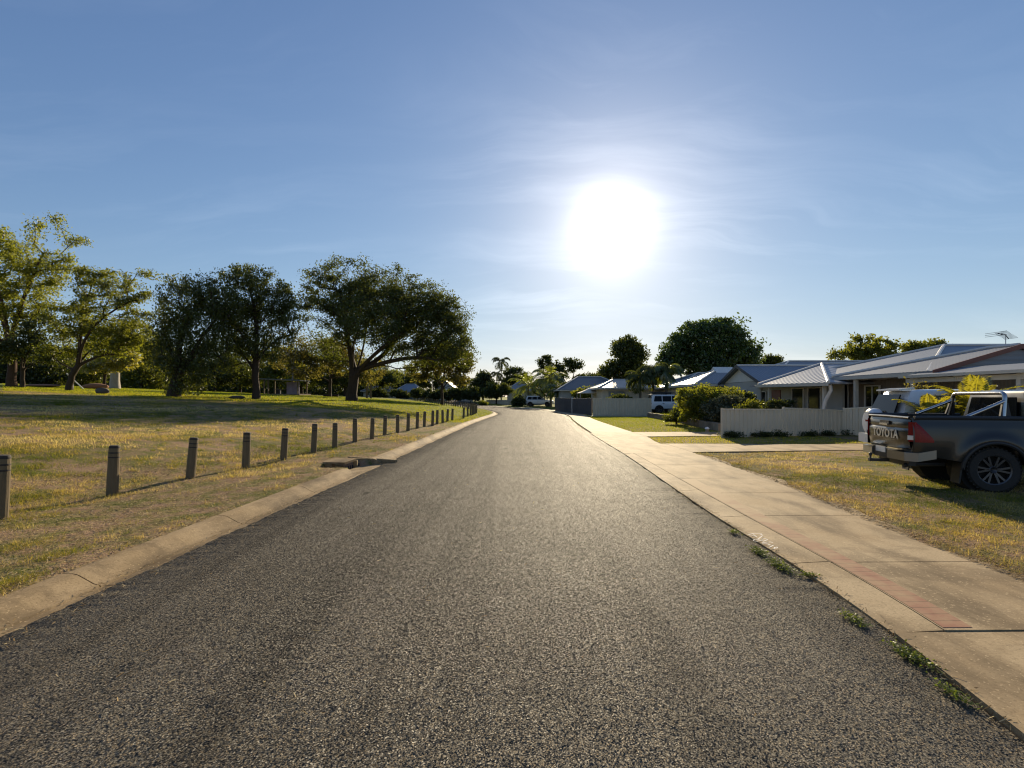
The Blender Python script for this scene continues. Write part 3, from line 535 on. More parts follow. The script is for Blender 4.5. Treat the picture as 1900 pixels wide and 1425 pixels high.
tree('garden_tree', 'dark dense tree at the end of the road left of the tall palm', 'tree', 896, 104, [(895,712,20,22),(880,725,16,14),(910,720,14,16),(900,700,10,12)], 120, M['leaf_dark'], 9000, .45, M['bark'], .2, .25, .6, RT)
tree('garden_tree', 'mid green tree right of the tall thin palm', 'tree', 955, 112, [(955,698,22,16),(970,706,14,12),(940,712,14,12)], 100, M['leaf_dark'], 6000, .45, M['bark'], .3, .2, .55, RT)
tree('garden_tree', 'leafy tree over the low wall at the road end', 'tree', 921, 96, [(922,722,22,12),(910,727,16,10),(938,726,14,9)], 90, M['leaf_mid'], 6000, .4, M['bark'], .3, .15, .5, RT)
tree('garden_tree', 'distant tree behind the dark fence', 'tree', 1104, 100, [(1095,702,16,9),(1115,700,18,12)], 60, M['leaf_mid'], 3200, .42, M['bark'], .3, .15, .5, RT)
for px, D, ty, w, lb in ((760,126,690,26,'farthest round tree above the blue roofed house'), (800,120,688,30,'far tree above the gable at the bend'), (848,118,694,28,'far tree right of the small gable'), (1010,120,700,24,'far tree behind the white wagon'), (1210,100,690,30,'far tree behind the palm cluster'), (1500,90,676,24,'far tree peeping over the hipped roof')):
    tree('far_tree', lb, 'tree', px, D, [(px,ty+16,w,14),(px-w*.6,ty+24,w*.5,10),(px+w*.6,ty+25,w*.5,10)], 70, M['leaf_mid'], 4200, .5, M['bark'], .25, .2, .7, RT)
# garden shrubs
GS = 'shrubs in the raised garden'
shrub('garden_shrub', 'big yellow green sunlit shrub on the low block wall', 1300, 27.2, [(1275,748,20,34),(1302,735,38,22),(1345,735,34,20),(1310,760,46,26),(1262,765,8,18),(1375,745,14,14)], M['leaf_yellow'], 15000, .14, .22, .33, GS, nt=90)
shrub('garden_shrub', 'grey green feathery shrub in front of the yellow green one', 1345, 25.6, [(1345,758,36,28),(1325,770,30,22),(1372,765,22,26)], M['leaf_grey'], 12000, .12, .16, .33, GS, nt=70)
shrub('garden_shrub', 'pale flowered low shrub at the wagon end of the block wall', 1255, 29, [(1255,772,14,14),(1240,780,8,8),(1290,785,20,12)], M['leaf_mid'], 3600, .12, .2, .2, GS)
shrub('garden_shrub', 'dark shrub left of the verandah post', 1392, 27, [(1392,742,16,14),(1380,752,22,12),(1405,755,20,10)], M['leaf_dark'], 5000, .14, .2, .05, GS)
shrub('garden_shrub', 'low yellow tipped shrub just behind the beige fence', 1396, 23.5, [(1394,756,16,10),(1380,760,14,8)], M['leaf_olive'], 3000, .1, .14, .05, GS)
shrub('garden_shrub', 'dark clipped shrub below the red door', 1436, 24.5, [(1436,754,20,10),(1458,752,14,9),(1463,747,9,5)], M['leaf_dark'], 4200, .1, .14, .05, GS)
shrub('hedge_bush', 'clipped dark green bush left of the white wagon', 962, 82, [(962,743,10,11),(957,748,8,8),(968,747,7,9)], M['leaf_dark'], 4000, .25, .3, 0, cat='bush')
for px, D, lb, ry in ((700,100,'dark bush left of the blue roofed house',10),(775,98,'dark hedge bush before the blue roofed house',9),(800,96,'dark hedge bush below the far gable',9),(822,95,'rounded bush right of the far gable',9),(845,93,'bush beside the short low wall',10),(740,104,'bush beside the far carport',7),(873,92,'dark bush behind the bollard bend',12)):
    shrub('far_bush', lb, px, D, [(px,733-ry*.4,14,ry),(px+10,735,9,ry*.7)], M['leaf_dark'], 2600, .4, .4, group='bushes before the far houses', cat='bush')
for px, D, py, rx, ry, lf, lb in ((1085,66,727,26,8,'leaf_yellow','sunlit leafy shrub spilling over the dark slatted fence'),(1052,72,722,20,14,'leaf_dark','dark shrub under the bushy palm'),(1002,90,722,22,14,'leaf_dark','dark shrub behind the white wagon roof'),(1118,70,722,16,8,'leaf_mid','shrub between the pale shade roof and the dark roof'),(1150,50,741,18,6,'leaf_mid','low shrub top showing over the far beige fence')):
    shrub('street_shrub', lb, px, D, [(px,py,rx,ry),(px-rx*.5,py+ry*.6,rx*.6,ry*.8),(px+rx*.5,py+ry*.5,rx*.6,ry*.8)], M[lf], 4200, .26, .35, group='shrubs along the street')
shrub('road_bush', 'small dry bush on the bend of the road', 898, 84, [(898,748,9,4)], M['leaf_olive'], 900, .25, .3, cat='bush')
# low dark growth along the fence foot
for i, (px, lb) in enumerate(((1362,'tuft at the left end of the near beige fence'), (1410,'weedy tuft under the first fence panel'), (1448,'weedy tuft by the fence step'), (1500,'tuft under the second fence panel'), (1535,'taller weedy tuft near the raked fence panel'), (1575,'weedy tuft under the raked fence panel'))):
    shrub('fence_weed', lb, px, 19.5 + (px-1340)*.007, [(px,806,20,4+i % 3)], M['leaf_dark'], 1300, .06, .12, .03, 'tufts along the near fence', 'weed', 12)

# ------------------------------------------------------------------ palms
def palm(name, label, px, D, ty, nfr, flen, leaf, group, r=.12, arch=1.0, z0=None, up=.6, lean=0., clump=1, hang=.5, wl=.03, rad=0):
    x0 = (px-CX)/F*D; zb = tzf(x0, D) if z0 is None else z0; H = EYE + (HY-ty)/F*D - zb; root = thing(name, label, 'palm', (x0, D, zb), 0, group); rg_ = np.random.default_rng(int(px*3+D))
    cr_V = []
    for c in range(clump):
        ox, oy = (0, 0) if clump == 1 else (rad*math.cos(c*2.4), rad*math.sin(c*2.4)); h = H*(1 if c == 0 else rg_.uniform(.6, .95)); t = MB()
        pts = [(ox*(1+.3*q)+lean*q*q, oy*(1+.3*q), h*q - .1*(q == 0)) for q in np.linspace(0, 1, 6)]; t.tube(pts, [r*1.3, r, r*.9, r*.85, r*.8, r*.7], 8); t.build('trunk', M['palm_bark'], root, True)
        top = np.array(pts[-1])
        for k in range(nfr):
            a = k*2.399 + rg_.uniform(-.2, .2); e0 = up*rg_.uniform(-.35, 1.5); L_ = flen*rg_.uniform(.8, 1.1); p = top.copy(); el = e0; m = 14; out = np.array([math.cos(a), math.sin(a), 0])
            sidev = np.array([-math.sin(a), math.cos(a), 0])
            for s in range(m):
                d = out*math.cos(el) + np.array([0,0,math.sin(el)]); q = p + d*L_/m; nrm = np.cross(sidev, d)
                cr_V.append([p - sidev*.012, q - sidev*.010, q + sidev*.010, p + sidev*.012])
                if s > 1:
                    ll = L_*.30*math.sin(PI*(s/m)**.8*.93 + .15)
                    for sg in (-1, 1):
                        for u in (0, .5):
                            b0 = p + (q-p)*u; tip = b0 + sidev*sg*ll*.75 + d*ll*.45 - np.array([0,0,1])*ll*hang*rg_.uniform(.5, 1.3); w = d*wl
                            cr_V.append([b0 - w, (b0+tip)/2 - w*.8 + nrm*.03, tip, (b0+tip)/2 + w*.8 + nrm*.03])
                p = q; el -= arch*1.9/m*(.4 + 1.2*s/m)
    V = np.array(cr_V).reshape(-1, 3); np_mesh('crown', V, np.arange(len(V)).reshape(-1, 4), leaf, root, attr=np.repeat(rg_.uniform(0, 1, len(V)//4), 4))
    return root
PG = 'garden palms along the street'
palm('palm_tree', 'tall thin single palm against the sky at the road end', 930, 105, 672, 14, 3.0, M['leaf_dark'], PG, .13, 1.7, up=.9, wl=.10)
palm('palm_tree', 'shorter slim palm beside the tall thin one', 922, 104, 694, 12, 2.3, M['leaf_mid'], PG, .1, 1.6, up=.85, wl=.10)
palm('palm_tree', 'coconut palm with long pale fronds over the white wagon', 980, 88, 715, 22, 4.8, M['leaf_palm'], PG, .2, 1.0, up=.9, wl=.11)
palm('palm_tree', 'tall bushy palm in front of the layered dark tree', 1022, 80, 700, 22, 4.4, M['leaf_palm'], PG, .18, 1.25, up=.8, wl=.11)
palm('palm_tree', 'drooping palm beside the dark slatted fence', 1040, 74, 722, 16, 3.2, M['leaf_palm'], PG, .15, 1.25, up=.7, wl=.10)
palm('palm_tree', 'left of the clumped palms behind the far beige fence', 1188, 50, 700, 20, 2.3, M['leaf_mid'], PG, .14, 1.5, up=.85, wl=.09, hang=.9)
palm('palm_tree', 'middle palm of the clump behind the far beige fence', 1212, 51, 686, 22, 2.5, M['leaf_mid'], PG, .15, 1.5, up=.85, wl=.09, hang=.9)
palm('palm_tree', 'curled frond palm at the right of the clump over the parked wagon', 1236, 50, 690, 20, 2.3, M['leaf_palm'], PG, .14, 1.6, up=.8, wl=.09, hang=.9)
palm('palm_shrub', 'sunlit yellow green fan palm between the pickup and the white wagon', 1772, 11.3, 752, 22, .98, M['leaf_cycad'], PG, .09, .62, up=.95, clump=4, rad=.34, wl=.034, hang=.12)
shrub('garden_shrub', 'reddish bare twigged shrub behind the white wagon roof', 1712, 16.3, [(1712,722,22,10),(1700,716,8,6)], M['leaf_brown'], 260, .09, .18, .03)

# ------------------------------------------------------------------ bollards
def post_mesh(h=.82, r=.080, n=14):
    b = MB(); b.lathe([(r*1.02, -.15), (r, .1), (r*.985, h*.55), (r*.97, h-.20), (r*.88, h-.195), (r*.88, h-.178), (r*.97, h-.173), (r*.96, h-.125), (r*.87, h-.12), (r*.87, h-.104), (r*.95, h-.10), (r*.93, h-.03), (r*.80, h)], n); return b
bpts = [(0,968),(208,918),(353,890),(455.7,869),(526,855),(582,840.5),(621,832),(658.5,822),(690,814.5),(713.6,808),(737.6,804),(757,800),(774,795.6),(787,792),(802.5,790),(811,788),(821.5,785.5),(830,783),(839,781),(860,777)]
desc = ['nearest timber bollard, cut by the left edge of the photo', 'thick timber bollard with a mossy top, second in the row from the camera', 'leaning timber bollard, third in the row from the camera', 'timber bollard fourth from the camera in the roadside row', 'timber bollard fifth from the camera, left of the drain pit', 'timber bollard sixth from the camera, directly behind the drain pit', 'timber bollard seventh from the camera, over the drain lid', 'timber bollard eighth from the camera, below the big tree trunk', 'timber bollard ninth from the camera in the roadside row',
        'timber bollard tenth from the camera in the roadside row', 'timber bollard eleventh from the camera in the roadside row', 'timber bollard twelfth from the camera in the roadside row', 'timber bollard thirteenth from the camera in the roadside row', 'timber bollard fourteenth from the camera in the roadside row', 'timber bollard fifteenth from the camera in the roadside row', 'timber bollard sixteenth from the camera in the roadside row', 'timber bollard seventeenth from the camera in the roadside row', 'timber bollard eighteenth from the camera, before the last pair', 'timber bollard just left of the gap in the roadside row', 'timber bollard just right of the gap in the roadside row']
BG = 'timber bollards along the park edge'
proto = None
for i, (px, py) in enumerate(bpts):
    X, Y, _ = gp(px, py, .10); Z = tzf(X, Y) - .01; rz = random.uniform(0, 6)
    if proto is None:
        r_ = thing('bollard', desc[0], 'bollard', (X, Y, Z), rz, BG); post_mesh().build('post', M['post'], r_, True, 25)
        for zz in (.635, .71): bb = MB(); bb.lathe([(.0755, zz-.010), (.0768, zz-.008), (.0768, zz+.008), (.0755, zz+.010)], 14); bb.build('band', M['post_dark'], r_, True)
        cp = MB(); cp.lathe([(.0755,.785),(.0762,.80),(.068,.825),(.042,.832)], 14); cp.build('cap', M['post_dark'], r_, True); proto = r_
    else:
        r_ = proto.copy(); C.objects.link(r_); r_['label'] = desc[i]; r_.location = (X, Y, Z)
        for ch in proto.children: c_ = ch.copy(); C.objects.link(c_); c_.parent = r_
    r_.rotation_euler = (random.uniform(-.04, .04), random.uniform(-.02, .05) + (.06 if i == 2 else 0), rz if False else random.uniform(-.3, .3)); r_.scale = (1, 1, random.uniform(.95, 1.04))
far_me = None; yy = 39.0; lastp = None; fy = []
while yy < 138:
    X = float(XB(yy)); fy.append((X, yy)); dx = float(XB(yy+.1)) - X; yy += 1.55*.1/math.hypot(dx, .1)
for i, (X, Y) in enumerate(fy):
    lb = 'small timber bollard of the dense file before the bend' if Y < 66 else 'tiny timber bollard of the far row curving behind the park lawn'
    if far_me is None: o = post_mesh(.80, .080, 8).build('bollard', M['post'], None, True, 25); far_me = o
    else: o = far_me.copy(); C.objects.link(o)
    o.location = (X, Y, tzf(X, Y)); o.rotation_euler = (random.uniform(-.03, .03), random.uniform(-.03, .03), random.uniform(0, 6)); tag(o, lb, 'bollard', 'bollards in the file before the bend' if Y < 66 else 'far bollards behind the park lawn')

# ------------------------------------------------------------------ fences
def fence(name, label, pts, hs, mat, cap=True, rib=.21, z0=.03, cat='fence', posts=True, ribd=.035):
    root = thing(name, label, cat, (pts[0][0], pts[0][1], z0))
    for i in range(len(pts)-1):
        a, b_ = Vector((*pts[i], 0)), Vector((*pts[i+1], 0)); L_ = (b_-a).length; t = (b_-a)/L_; nv = Vector((-t.y, t.x, 0)); h0, h1 = hs[i]; P = []; s = 0.0; k = 0; line = []
        while s < L_:
            for q, o in ((0, 0), (rib*.44, 0), (rib*.52, ribd), (rib*.92, ribd)):
                if s + q < L_: line.append((s + q, o))
            s += rib
        line.append((L_, 0))
        bot = [a + t*s + nv*o + Vector((0,0,z0)) for s, o in line]; topv = [a + t*s + nv*o + Vector((0,0,z0 + h0 + (h1-h0)*s/L_)) for s, o in line]; mid = [p.lerp(q, .5) for p, q in zip(bot, topv)]
        m = MB(); m.grid([bot, mid, topv]); m.build('panel', mat, root, world=True)
        if cap:
            m = MB(); m.prism([a + nv*-.015 + Vector((0,0,z0+h0-.03)), a + nv*.055 + Vector((0,0,z0+h0-.03)), a + nv*.055 + Vector((0,0,z0+h0+.03)), a + nv*-.015 + Vector((0,0,z0+h0+.03))], t*L_ + Vector((0,0,h1-h0))); m.build('rail', mat, root, world=True)
        if posts:
            m = MB(); c_ = a + nv*.02; m.box((c_.x, c_.y, z0 + h0/2 + .015), (.06, .09, h0 + .07), math.atan2(t.y, t.x)); m.build('post', mat, root, world=True)
    return root
fence('fence', 'near beige ribbed metal fence stepping up towards the parked cars', [(8.5,19.6),(11.43,20.4),(14.5,21.2),(16.1,19.6)], [(1.15,1.12),(1.19,1.06),(1.14,1.34)], M['fence'])
fence('fence', 'long far beige metal fence beyond the green lawn', [(7.15,42.6),(9.6,43.0),(12.4,43.2),(12.5,47)], [(1.52,1.5),(1.5,1.5),(1.5,1.5)], M['fence_far'], rib=.25)
fence('fence', 'dark slatted metal fence beside the far footpath', [(7.1,43),(6.4,47.5),(5.6,52),(5.1,57)], [(1.5,1.5),(1.5,1.5),(1.5,1.5)], M['fence_dark'], rib=.16, ribd=.05)
fence('garden_wall', 'low grey wall under the leafy tree at the road end', [(-5.1,97),(3.2,93)], [(.95,.95)], M['wall_cream'], False, 5, .1, 'wall', False, .0)
fence('garden_wall', 'short low grey wall behind the bollard bend', [(-11.2,100),(-8.0,99)], [(.9,.9)], M['wall_cream'], False, 5, .7, 'wall', False, .0)
# retaining wall of blocks
rw = thing('retaining_wall', 'low block retaining wall under the garden shrubs', 'wall', (11, 39, 0))
pts = [(11.0, 39.2), (10.9, 33), (10.4, 28), (10.0, 23.3)]
bl = MB(); cpm = MB()
for (xa, ya), (xb, yb) in zip(pts[:-1], pts[1:]):
    L_ = math.hypot(xb-xa, yb-ya); k = int(L_/.75); ang = math.atan2(yb-ya, xb-xa)
    for q in range(k):
        t = (q+.5)/k; bl.box((xa+(xb-xa)*t + random.uniform(-.015,.015), ya+(yb-ya)*t, .20), (L_/k*.97, .18, .42 + random.uniform(-.015,.015)), ang)
bl.build('wall', M['stone'], rw, world=True)
gb = MB(); gb.slab([(10.95,39.1,.36),(10.85,33,.36),(10.35,28,.36),(9.95,23.4,.36),(13.6,23.8,.36),(14.0,38,.36)], .3); o = gb.build('garden_bed', M['ground']); o['kind'] = 'structure'
x = rng.uniform(10.5, 12.5, 6000); y = rng.uniform(30, 39, 6000); x = np.maximum(x, 10.85 + .02*(y-33)); blades('bed_grass', x, y, rng.uniform(.04,.09,6000), rng.uniform(.015,.03,6000), rng.uniform(.3,1.1,6000), M['lawnblade'], np.clip(rng.normal(.5,.2,6000),0,1), 'bright grass on the raised garden bed', z=.36)
gl = thing('garden_light', 'small white capped fitting beside the drive', 'garden light', (*gp(1312,802,.03)[:2], .03))
m = MB(); m.lathe([(.09,0),(.08,.10),(.06,.14)], 10); m.build('base', M['stone'], gl); m = MB(); m.lathe([(.10,.14),(.11,.17),(.06,.24),(.01,.25)], 12); m.build('cap', M['white_metal'], gl, True)

# ------------------------------------------------------------------ houses
def poly_roof(root, polys, mat, cap=(), name='roof', t=.08):
    b = MB()
    for P, d in polys: b.slab(P, t, d)
    r = b.build(name, mat, root, world=True)
    if cap:
        m = MB()
        for a, q in cap: m.tube([Vector(a) + Vector((0,0,.03)), Vector(q) + Vector((0,0,.03))], .075, 6)
        o = m.build('ridge_cap', M['cap'], r); o.location = (0,0,0)
        me = o.data; off = root.location
        me.transform(Matrix.Translation(-Vector(off)))
    return r
def gutter(root, a, b_, mat, h=.14, w=.12):
    m = MB(); a, b_ = Vector(a), Vector(b_); t = b_ - a; n_ = Vector((-t.y, t.x, 0)).normalized()*w
    m.prism([a - Vector((0,0,h)), a - Vector((0,0,h)) + n_, a + n_, a], t); return m.build('gutter', mat, root, world=True)
def window(root, c, w, h, axis='x', mat=None, door=False, mull=1):
    """axis: outward normal '-x' or '-y'"""
    nx = axis == '-x'; f = MB(); x, y, z = c; fr = .05
    def bx(mb, u, v, du, dv, dep, off):
        if nx: mb.box((x - off, y + u, z + v), (dep, du, dv))
        else: mb.box((x + u, y - off, z + v), (du, dep, dv))
    for u, v, du, dv in ((0, h/2-fr/2, w, fr), (0, -h/2+fr/2, w, fr), (-w/2+fr/2, 0, fr, h-2*fr), (w/2-fr/2, 0, fr, h-2*fr)): bx(f, u, v, du, dv, .07, .045)
    for k in range(mull): bx(f, -w/2 + w*(k+1)/(mull+1), 0, .04, h-2*fr, .05, .045)
    o = f.build('window_frame', M['frame'], root, world=True); g = MB(); bx(g, 0, 0, w-2*fr, h-2*fr, .02, .025)
    p = g.build('pane', mat or M['glass'], o); p.data.transform(Matrix.Translation(-Vector(root.location))); return o
def hip(x0, x1, y0, y1, ze, ra, rb, zr, axis='x'):
    """rectangular hip roof polygons; ridge from ra to rb along axis"""
    A, B, C_, D_ = (x0,y0,ze), (x1,y0,ze), (x1,y1,ze), (x0,y1,ze)
    if axis == 'x':
        ym = (y0+y1)/2; P, Q = (ra,ym,zr), (rb,ym,zr); return [([A,B,Q,P], (1,0,0)), ([B,C_,Q], (0,1,0)), ([C_,D_,P,Q], (1,0,0)), ([D_,A,P], (0,1,0))], [(P,Q),(A,P),(B,Q),(C_,Q),(D_,P)], (A,B,C_,D_)
    xm = (x0+x1)/2; P, Q = (xm,ra,zr), (xm,rb,zr); return [([A,B,P], (1,0,0)), ([B,C_,Q,P], (0,1,0)), ([C_,D_,Q], (1,0,0)), ([D_,A,P,Q], (0,1,0))], [(P,Q),(A,P),(B,P),(C_,Q),(D_,Q)], (A,B,C_,D_)
# main house on the right
hm = thing('house', 'long low house with grey sheet roofs and red brown gable trim', 'house', (16, 22, 0))
pr, cp_, (A,B,C2,D2) = hip(15.6, 34, 18.2, 29.4, 2.60, 21.2, 28.5, 4.2); poly_roof(hm, pr, M['roof_blue'], cp_)
E0, E1, AP, RE = (15.5,23.5,2.66), (15.5,17.8,2.66), (18.62,17.8,3.58), (18.62,19.0,3.58)
poly_roof(hm, [([E0,E1,AP,RE], (0,1,0)), ([(21.75,17.8,2.66),(21.75,23.5,2.66),RE,AP], (0,1,0)), ([(21.75,23.5,2.66), E0, RE], (1,0,0))], M['roof_grey'], [(E0,RE),(RE,AP)], t=.07)
b = MB(); b.prism([(15.38,17.74,2.68),(18.62,17.74,3.63),(18.62,17.74,3.46),(15.38,17.74,2.50)], (0,-.05,0)); b.prism([(18.62,17.74,3.63),(21.9,17.74,2.68),(21.9,17.74,2.50),(18.62,17.74,3.46)], (0,-.05,0)); b.build('barge_board', M['red_trim'], hm, world=True)
b = MB(); b.prism([(15.8,17.82,2.62),(18.62,17.82,3.46),(21.5,17.82,2.62)], (0,.08,0)); b.uv = {i: Vector((0,0,1)) for i in range(len(b.f))}; b.build('gable_infill', M['roof_grey'], hm, world=True)
# carport skillion
poly_roof(hm, [([(14.9,18.55,2.48),(14.9,9.5,2.48),(16.5,9.5,2.78),(16.5,18.55,2.78)], (0,1,0)), ([(16.5,9.5,2.78),(22,9.5,2.6),(22,17.6,2.6),(16.5,17.6,2.78)], (0,1,0))], M['roof_grey'], (), 'carport_roof', .05)
gutter(hm, (14.9,9.5,2.50), (14.9,18.6,2.50), M['trim'], .10, .10); gutter(hm, (15.5,18.6,2.62), (15.5,23.6,2.62), M['trim'])
b = MB()
for yy in (9.8,12.0,14.2,16.4): b.box((15.7,yy,2.36),(1.5,.06,.14))
for yy in (19.2,20.3,21.4,22.5): b.box((16.0,yy,2.52),(1.0,.06,.12))
b.box((15.05,14.0,2.30),(.07,9.0,.16)); b.build('rafter', M['trim'], hm, world=True)
for X, Y in ((15.6,22.0),(15.55,18.8),(15.1,9.9),(15.1,14.4)): b = MB(); b.box((X,Y,1.25),(.14,.14,2.5)); b.build('verandah_post', M['trim'], hm, world=True)
b = MB()
for P_ in ([(16.7,18.1,0),(16.7,29.0,0),(16.7,29.0,2.62),(16.7,18.1,2.62)], [(16.7,18.05,0),(30,18.05,0),(30,18.05,2.55),(16.7,18.05,2.55)]):
    d = Vector(P_[1]) - Vector(P_[0]); n0 = len(b.f); b.prism(P_, (.1,.1,0) if abs(d.y) > 1 else (0,.1,0))
    for q in range(n0, len(b.f)): b.uv[q] = d.normalized()
b.build('wall', M['wall_brown'], hm, world=True)
window(hm, (16.68,22.4,1.55), .95, 1.35, '-x'); window(hm, (16.68,24.6,1.35), 1.2, 2.0, '-x')
b = MB(); b.prism([(17.4,15.4,0),(17.4,9.4,0),(17.4,9.4,2.2),(17.4,15.4,2.2)], (.04,0,0)); b.build('shade_screen', M['shade'], hm, world=True)
# verandah wing
Lq, Rc, Ap = (14.35,28.3,2.40), (14.55,22.3,2.36), (18.2,28.5,3.62)
poly_roof(hm, [([Lq,Rc,Ap], (0,1,0)), ([Rc,(21,22.3,2.36),(22.5,28.5,3.62),Ap], (1,0,0)), ([(15.4,31.4,2.42),Lq,Ap,(22.5,28.5,3.62),(22.5,32.4,2.5)], (1,0,0))], M['roof_rib'], [(Lq,Ap),(Rc,Ap),(Ap,(22.5,28.5,3.62))], 'verandah_roof')
gutter(hm, Rc, Lq, M['trim'], .16, .12)
for X, Y in ((14.65,27.6),(14.75,22.9)): b = MB(); b.box((X,Y,1.18),(.13,.13,2.35)); b.build('verandah_post', M['trim'], hm, world=True)
b = MB(); b.box((16.2,27.5,1.2),(.12,7.6,2.4)); b.build('verandah_wall', M['wall_grey'], hm, world=True)
b = MB(); b.box((16.12,29.6,1.05),(.06,.95,2.1)); d_ = b.build('door', M['door_red'], hm, world=True); b = MB(); b.lathe([(.03,0),(.03,.05)], 8, Matrix.Translation((16.06,29.3,1.0)) @ Matrix.Rotation(-PI/2, 4, 'Y')); h_ = b.build('handle', M['metal'], d_); h_.data.transform(Matrix.Translation(-Vector(hm.location)))
window(hm, (16.12,27.3,1.15), 1.15, 2.1, '-x', mull=0); window(hm, (16.12,25.8,1.15), 1.15, 2.1, '-x', mull=0); window(hm, (16.12,31.0,1.4), .6, 1.3, '-x', mull=0)
b = MB(); b.tube([(14.75,22.5,2.25),(14.8,22.5,2.0),(14.72,22.75,1.55),(14.66,22.8,1.2),(14.66,22.8,0)], .085, 8); b.build('downpipe', M['cap'], hm, True, world=True)
# tv antenna on the ridge
an = thing('tv_antenna', 'roof television antenna with many rods on a thin mast', 'antenna', rp(1866,645,20.2)); b = MB(); b.tube([(0,0,-.35),(0,0,.52)], .016, 6); b.build('mast', M['metal'], an)
b = MB(); b.tube([(-.42,-.1,.58),(.0,0,.52),(.38,.25,.40)], .018, 6)
for k in range(9): t = -1 + k*.25; b.tube([(.38*t-.05,.15*t-.32,.52-.12*t),(.38*t+.05,.15*t+.32,.52-.12*t)], .008, 5)
for s in (-.07,.0,.07): b.tube([(-.42,-.45,.56+s),(-.42,.45,.56+s)], .008, 5)
b.build('aerial', M['dark_metal'], an)
# gabled neighbour
hg = thing('house', 'grey gabled house with white gable triangle behind the shrubs', 'house', (16, 33.9, 0))
y0, y1, ze, zr = 31.2, 36.5, 2.80, 3.86
poly_roof(hg, [([(15.7,y0-.3,ze-.1),(26,y0-.3,ze-.1),(26,33.9,zr),(15.7,33.9,zr)], (1,0,0)), ([(26,y1+.3,ze-.1),(15.7,y1+.3,ze-.1),(15.7,33.9,zr),(26,33.9,zr)], (1,0,0))], M['roof_blue'], [((15.7,33.9,zr),(26,33.9,zr))])
b = MB(); b.prism([(15.68,y0-.35,ze-.08),(15.68,33.9,zr+.06),(15.68,33.9,zr-.14),(15.68,y0-.35,ze-.28)], (-.05,0,0)); b.prism([(15.68,33.9,zr+.06),(15.68,y1+.35,ze-.08),(15.68,y1+.35,ze-.28),(15.68,33.9,zr-.14)], (-.05,0,0)); b.build('barge_board', M['dark_metal'], hg, world=True)
b = MB(); b.prism([(16.0,y0,0),(16.0,y1,0),(16.0,y1,2.7),(16.0,y0,2.7)], (9.5,0,0)); b.build('wall', M['wall_grey'], hg, world=True)
b = MB(); b.prism([(15.98,y0+.1,2.72),(15.98,y1-.1,2.72),(15.98,33.9,3.72)], (.08,0,0)); b.build('gable_panel', M['wall_white'], hg, world=True)
window(hg, (15.99,33.6,1.75), 1.3, .9, '-x')
def hiphouse(label, x0, x1, y0, y1, ze, zr, roof, wall, ra, rb, axis='x', gz=0.0, win=(), inset=.5, name='house'):
    h = thing(name, label, 'house', ((x0+x1)/2, (y0+y1)/2, gz)); p_, c_, cs = hip(x0, x1, y0, y1, ze, ra, rb, zr, axis); poly_roof(h, p_, roof, c_, t=.12)
    b = MB(); b.box(((x0+x1)/2, (y0+y1)/2, (gz + ze)/2 - .05), (x1-x0-2*inset, y1-y0-2*inset, ze - gz - .05)); b.build('wall', wall, h, world=True)
    m = MB(); m.box(((x0+x1)/2, y0-.03, ze-.12), (x1-x0, .1, .16)); m.box((x0-.03, (y0+y1)/2, ze-.12), (.1, y1-y0-.12, .16)); m.build('gutter', M['trim'], h, world=True)
    for wx, wz, ww, wh in win: window(h, (wx, y0 + inset - .01, wz), ww, wh, '-y')
    return h
hc = hiphouse('house with a pale lit hip and small white gablet behind the yellow shrub', 14, 22, 37, 43.2, 2.70, 3.95, M['roof_grey'], M['wall_grey'], 17, 19); b = MB(); b.prism([(16.6,39.2,3.55),(16.6,41,3.55),(16.6,40.1,4.15)], (1.6,0,0)); b.build('gablet', M['wall_white'], hc, world=True)
hiphouse('high hipped grey roof house behind the verandah house', 20.5, 40, 38.8, 51.5, 2.9, 5.0, M['roof_grey'], M['wall_grey'], 25.8, 34)
hiphouse('blue grey roofed house left of the mango tree base', 17, 27, 50, 60.5, 2.8, 4.4, M['roof_blue'], M['wall_cream'], 21.2, 23.5)
hf = hiphouse('cream house with a grey garage door behind the far beige fence', 9.7, 16.5, 54.6, 63, 2.72, 3.75, M['roof_tan'], M['wall_cream'], 12.2, 14.2)
b = MB(); b.box((11.85,55.04,1.15),(1.75,.1,2.3)); b.build('garage_door', M['garage'], hf, world=True)
hiphouse('dark roofed house behind the dark slatted fence', 6.4, 17, 68, 79, 2.7, 4.7, M['roof_dark'], M['wall_grey'], 10, 13.4)
hiphouse('pale house behind the coconut palms at the road end', -1.5, 7, 100, 110, 3.0, 4.9, M['roof_grey'], M['wall_cream'], 1.5, 4)
hiphouse('blue roofed house with a pale carport fascia beyond the park', -26.5, -20.5, 108, 117, 2.9, 4.6, M['roof_blue'], M['wall_grey'], -24.5, -22.5, gz=1, win=((-23,2.0,2,.9),))
hiphouse('low grey house left of the blue roofed one', -35, -28, 112, 121, 3.0, 4.3, M['roof_dark'], M['wall_cream'], -33, -30, gz=1)
h2 = thing('house', 'small house with a pointed blue gable at the bend', 'house', (-14, 106, .8)); poly_roof(h2, [([(-16.4,103,3.1),(-14,103,5.0),(-14,112,5.0),(-16.4,112,3.1)], (0,1,0)), ([(-14,103,5.0),(-11.6,103,3.1),(-11.6,112,3.1),(-14,112,5.0)], (0,1,0))], M['roof_blue'], [((-14,103,5),(-14,112,5))])
b = MB(); b.prism([(-16,103.3,.8),(-12,103.3,.8),(-12,103.3,3.2),(-14,103.3,4.75),(-16,103.3,3.2)], (0,8,0)); b.build('wall', M['wall_grey'], h2, world=True); window(h2, (-14,103.3,2.2), 1.6, 1.0, '-y')
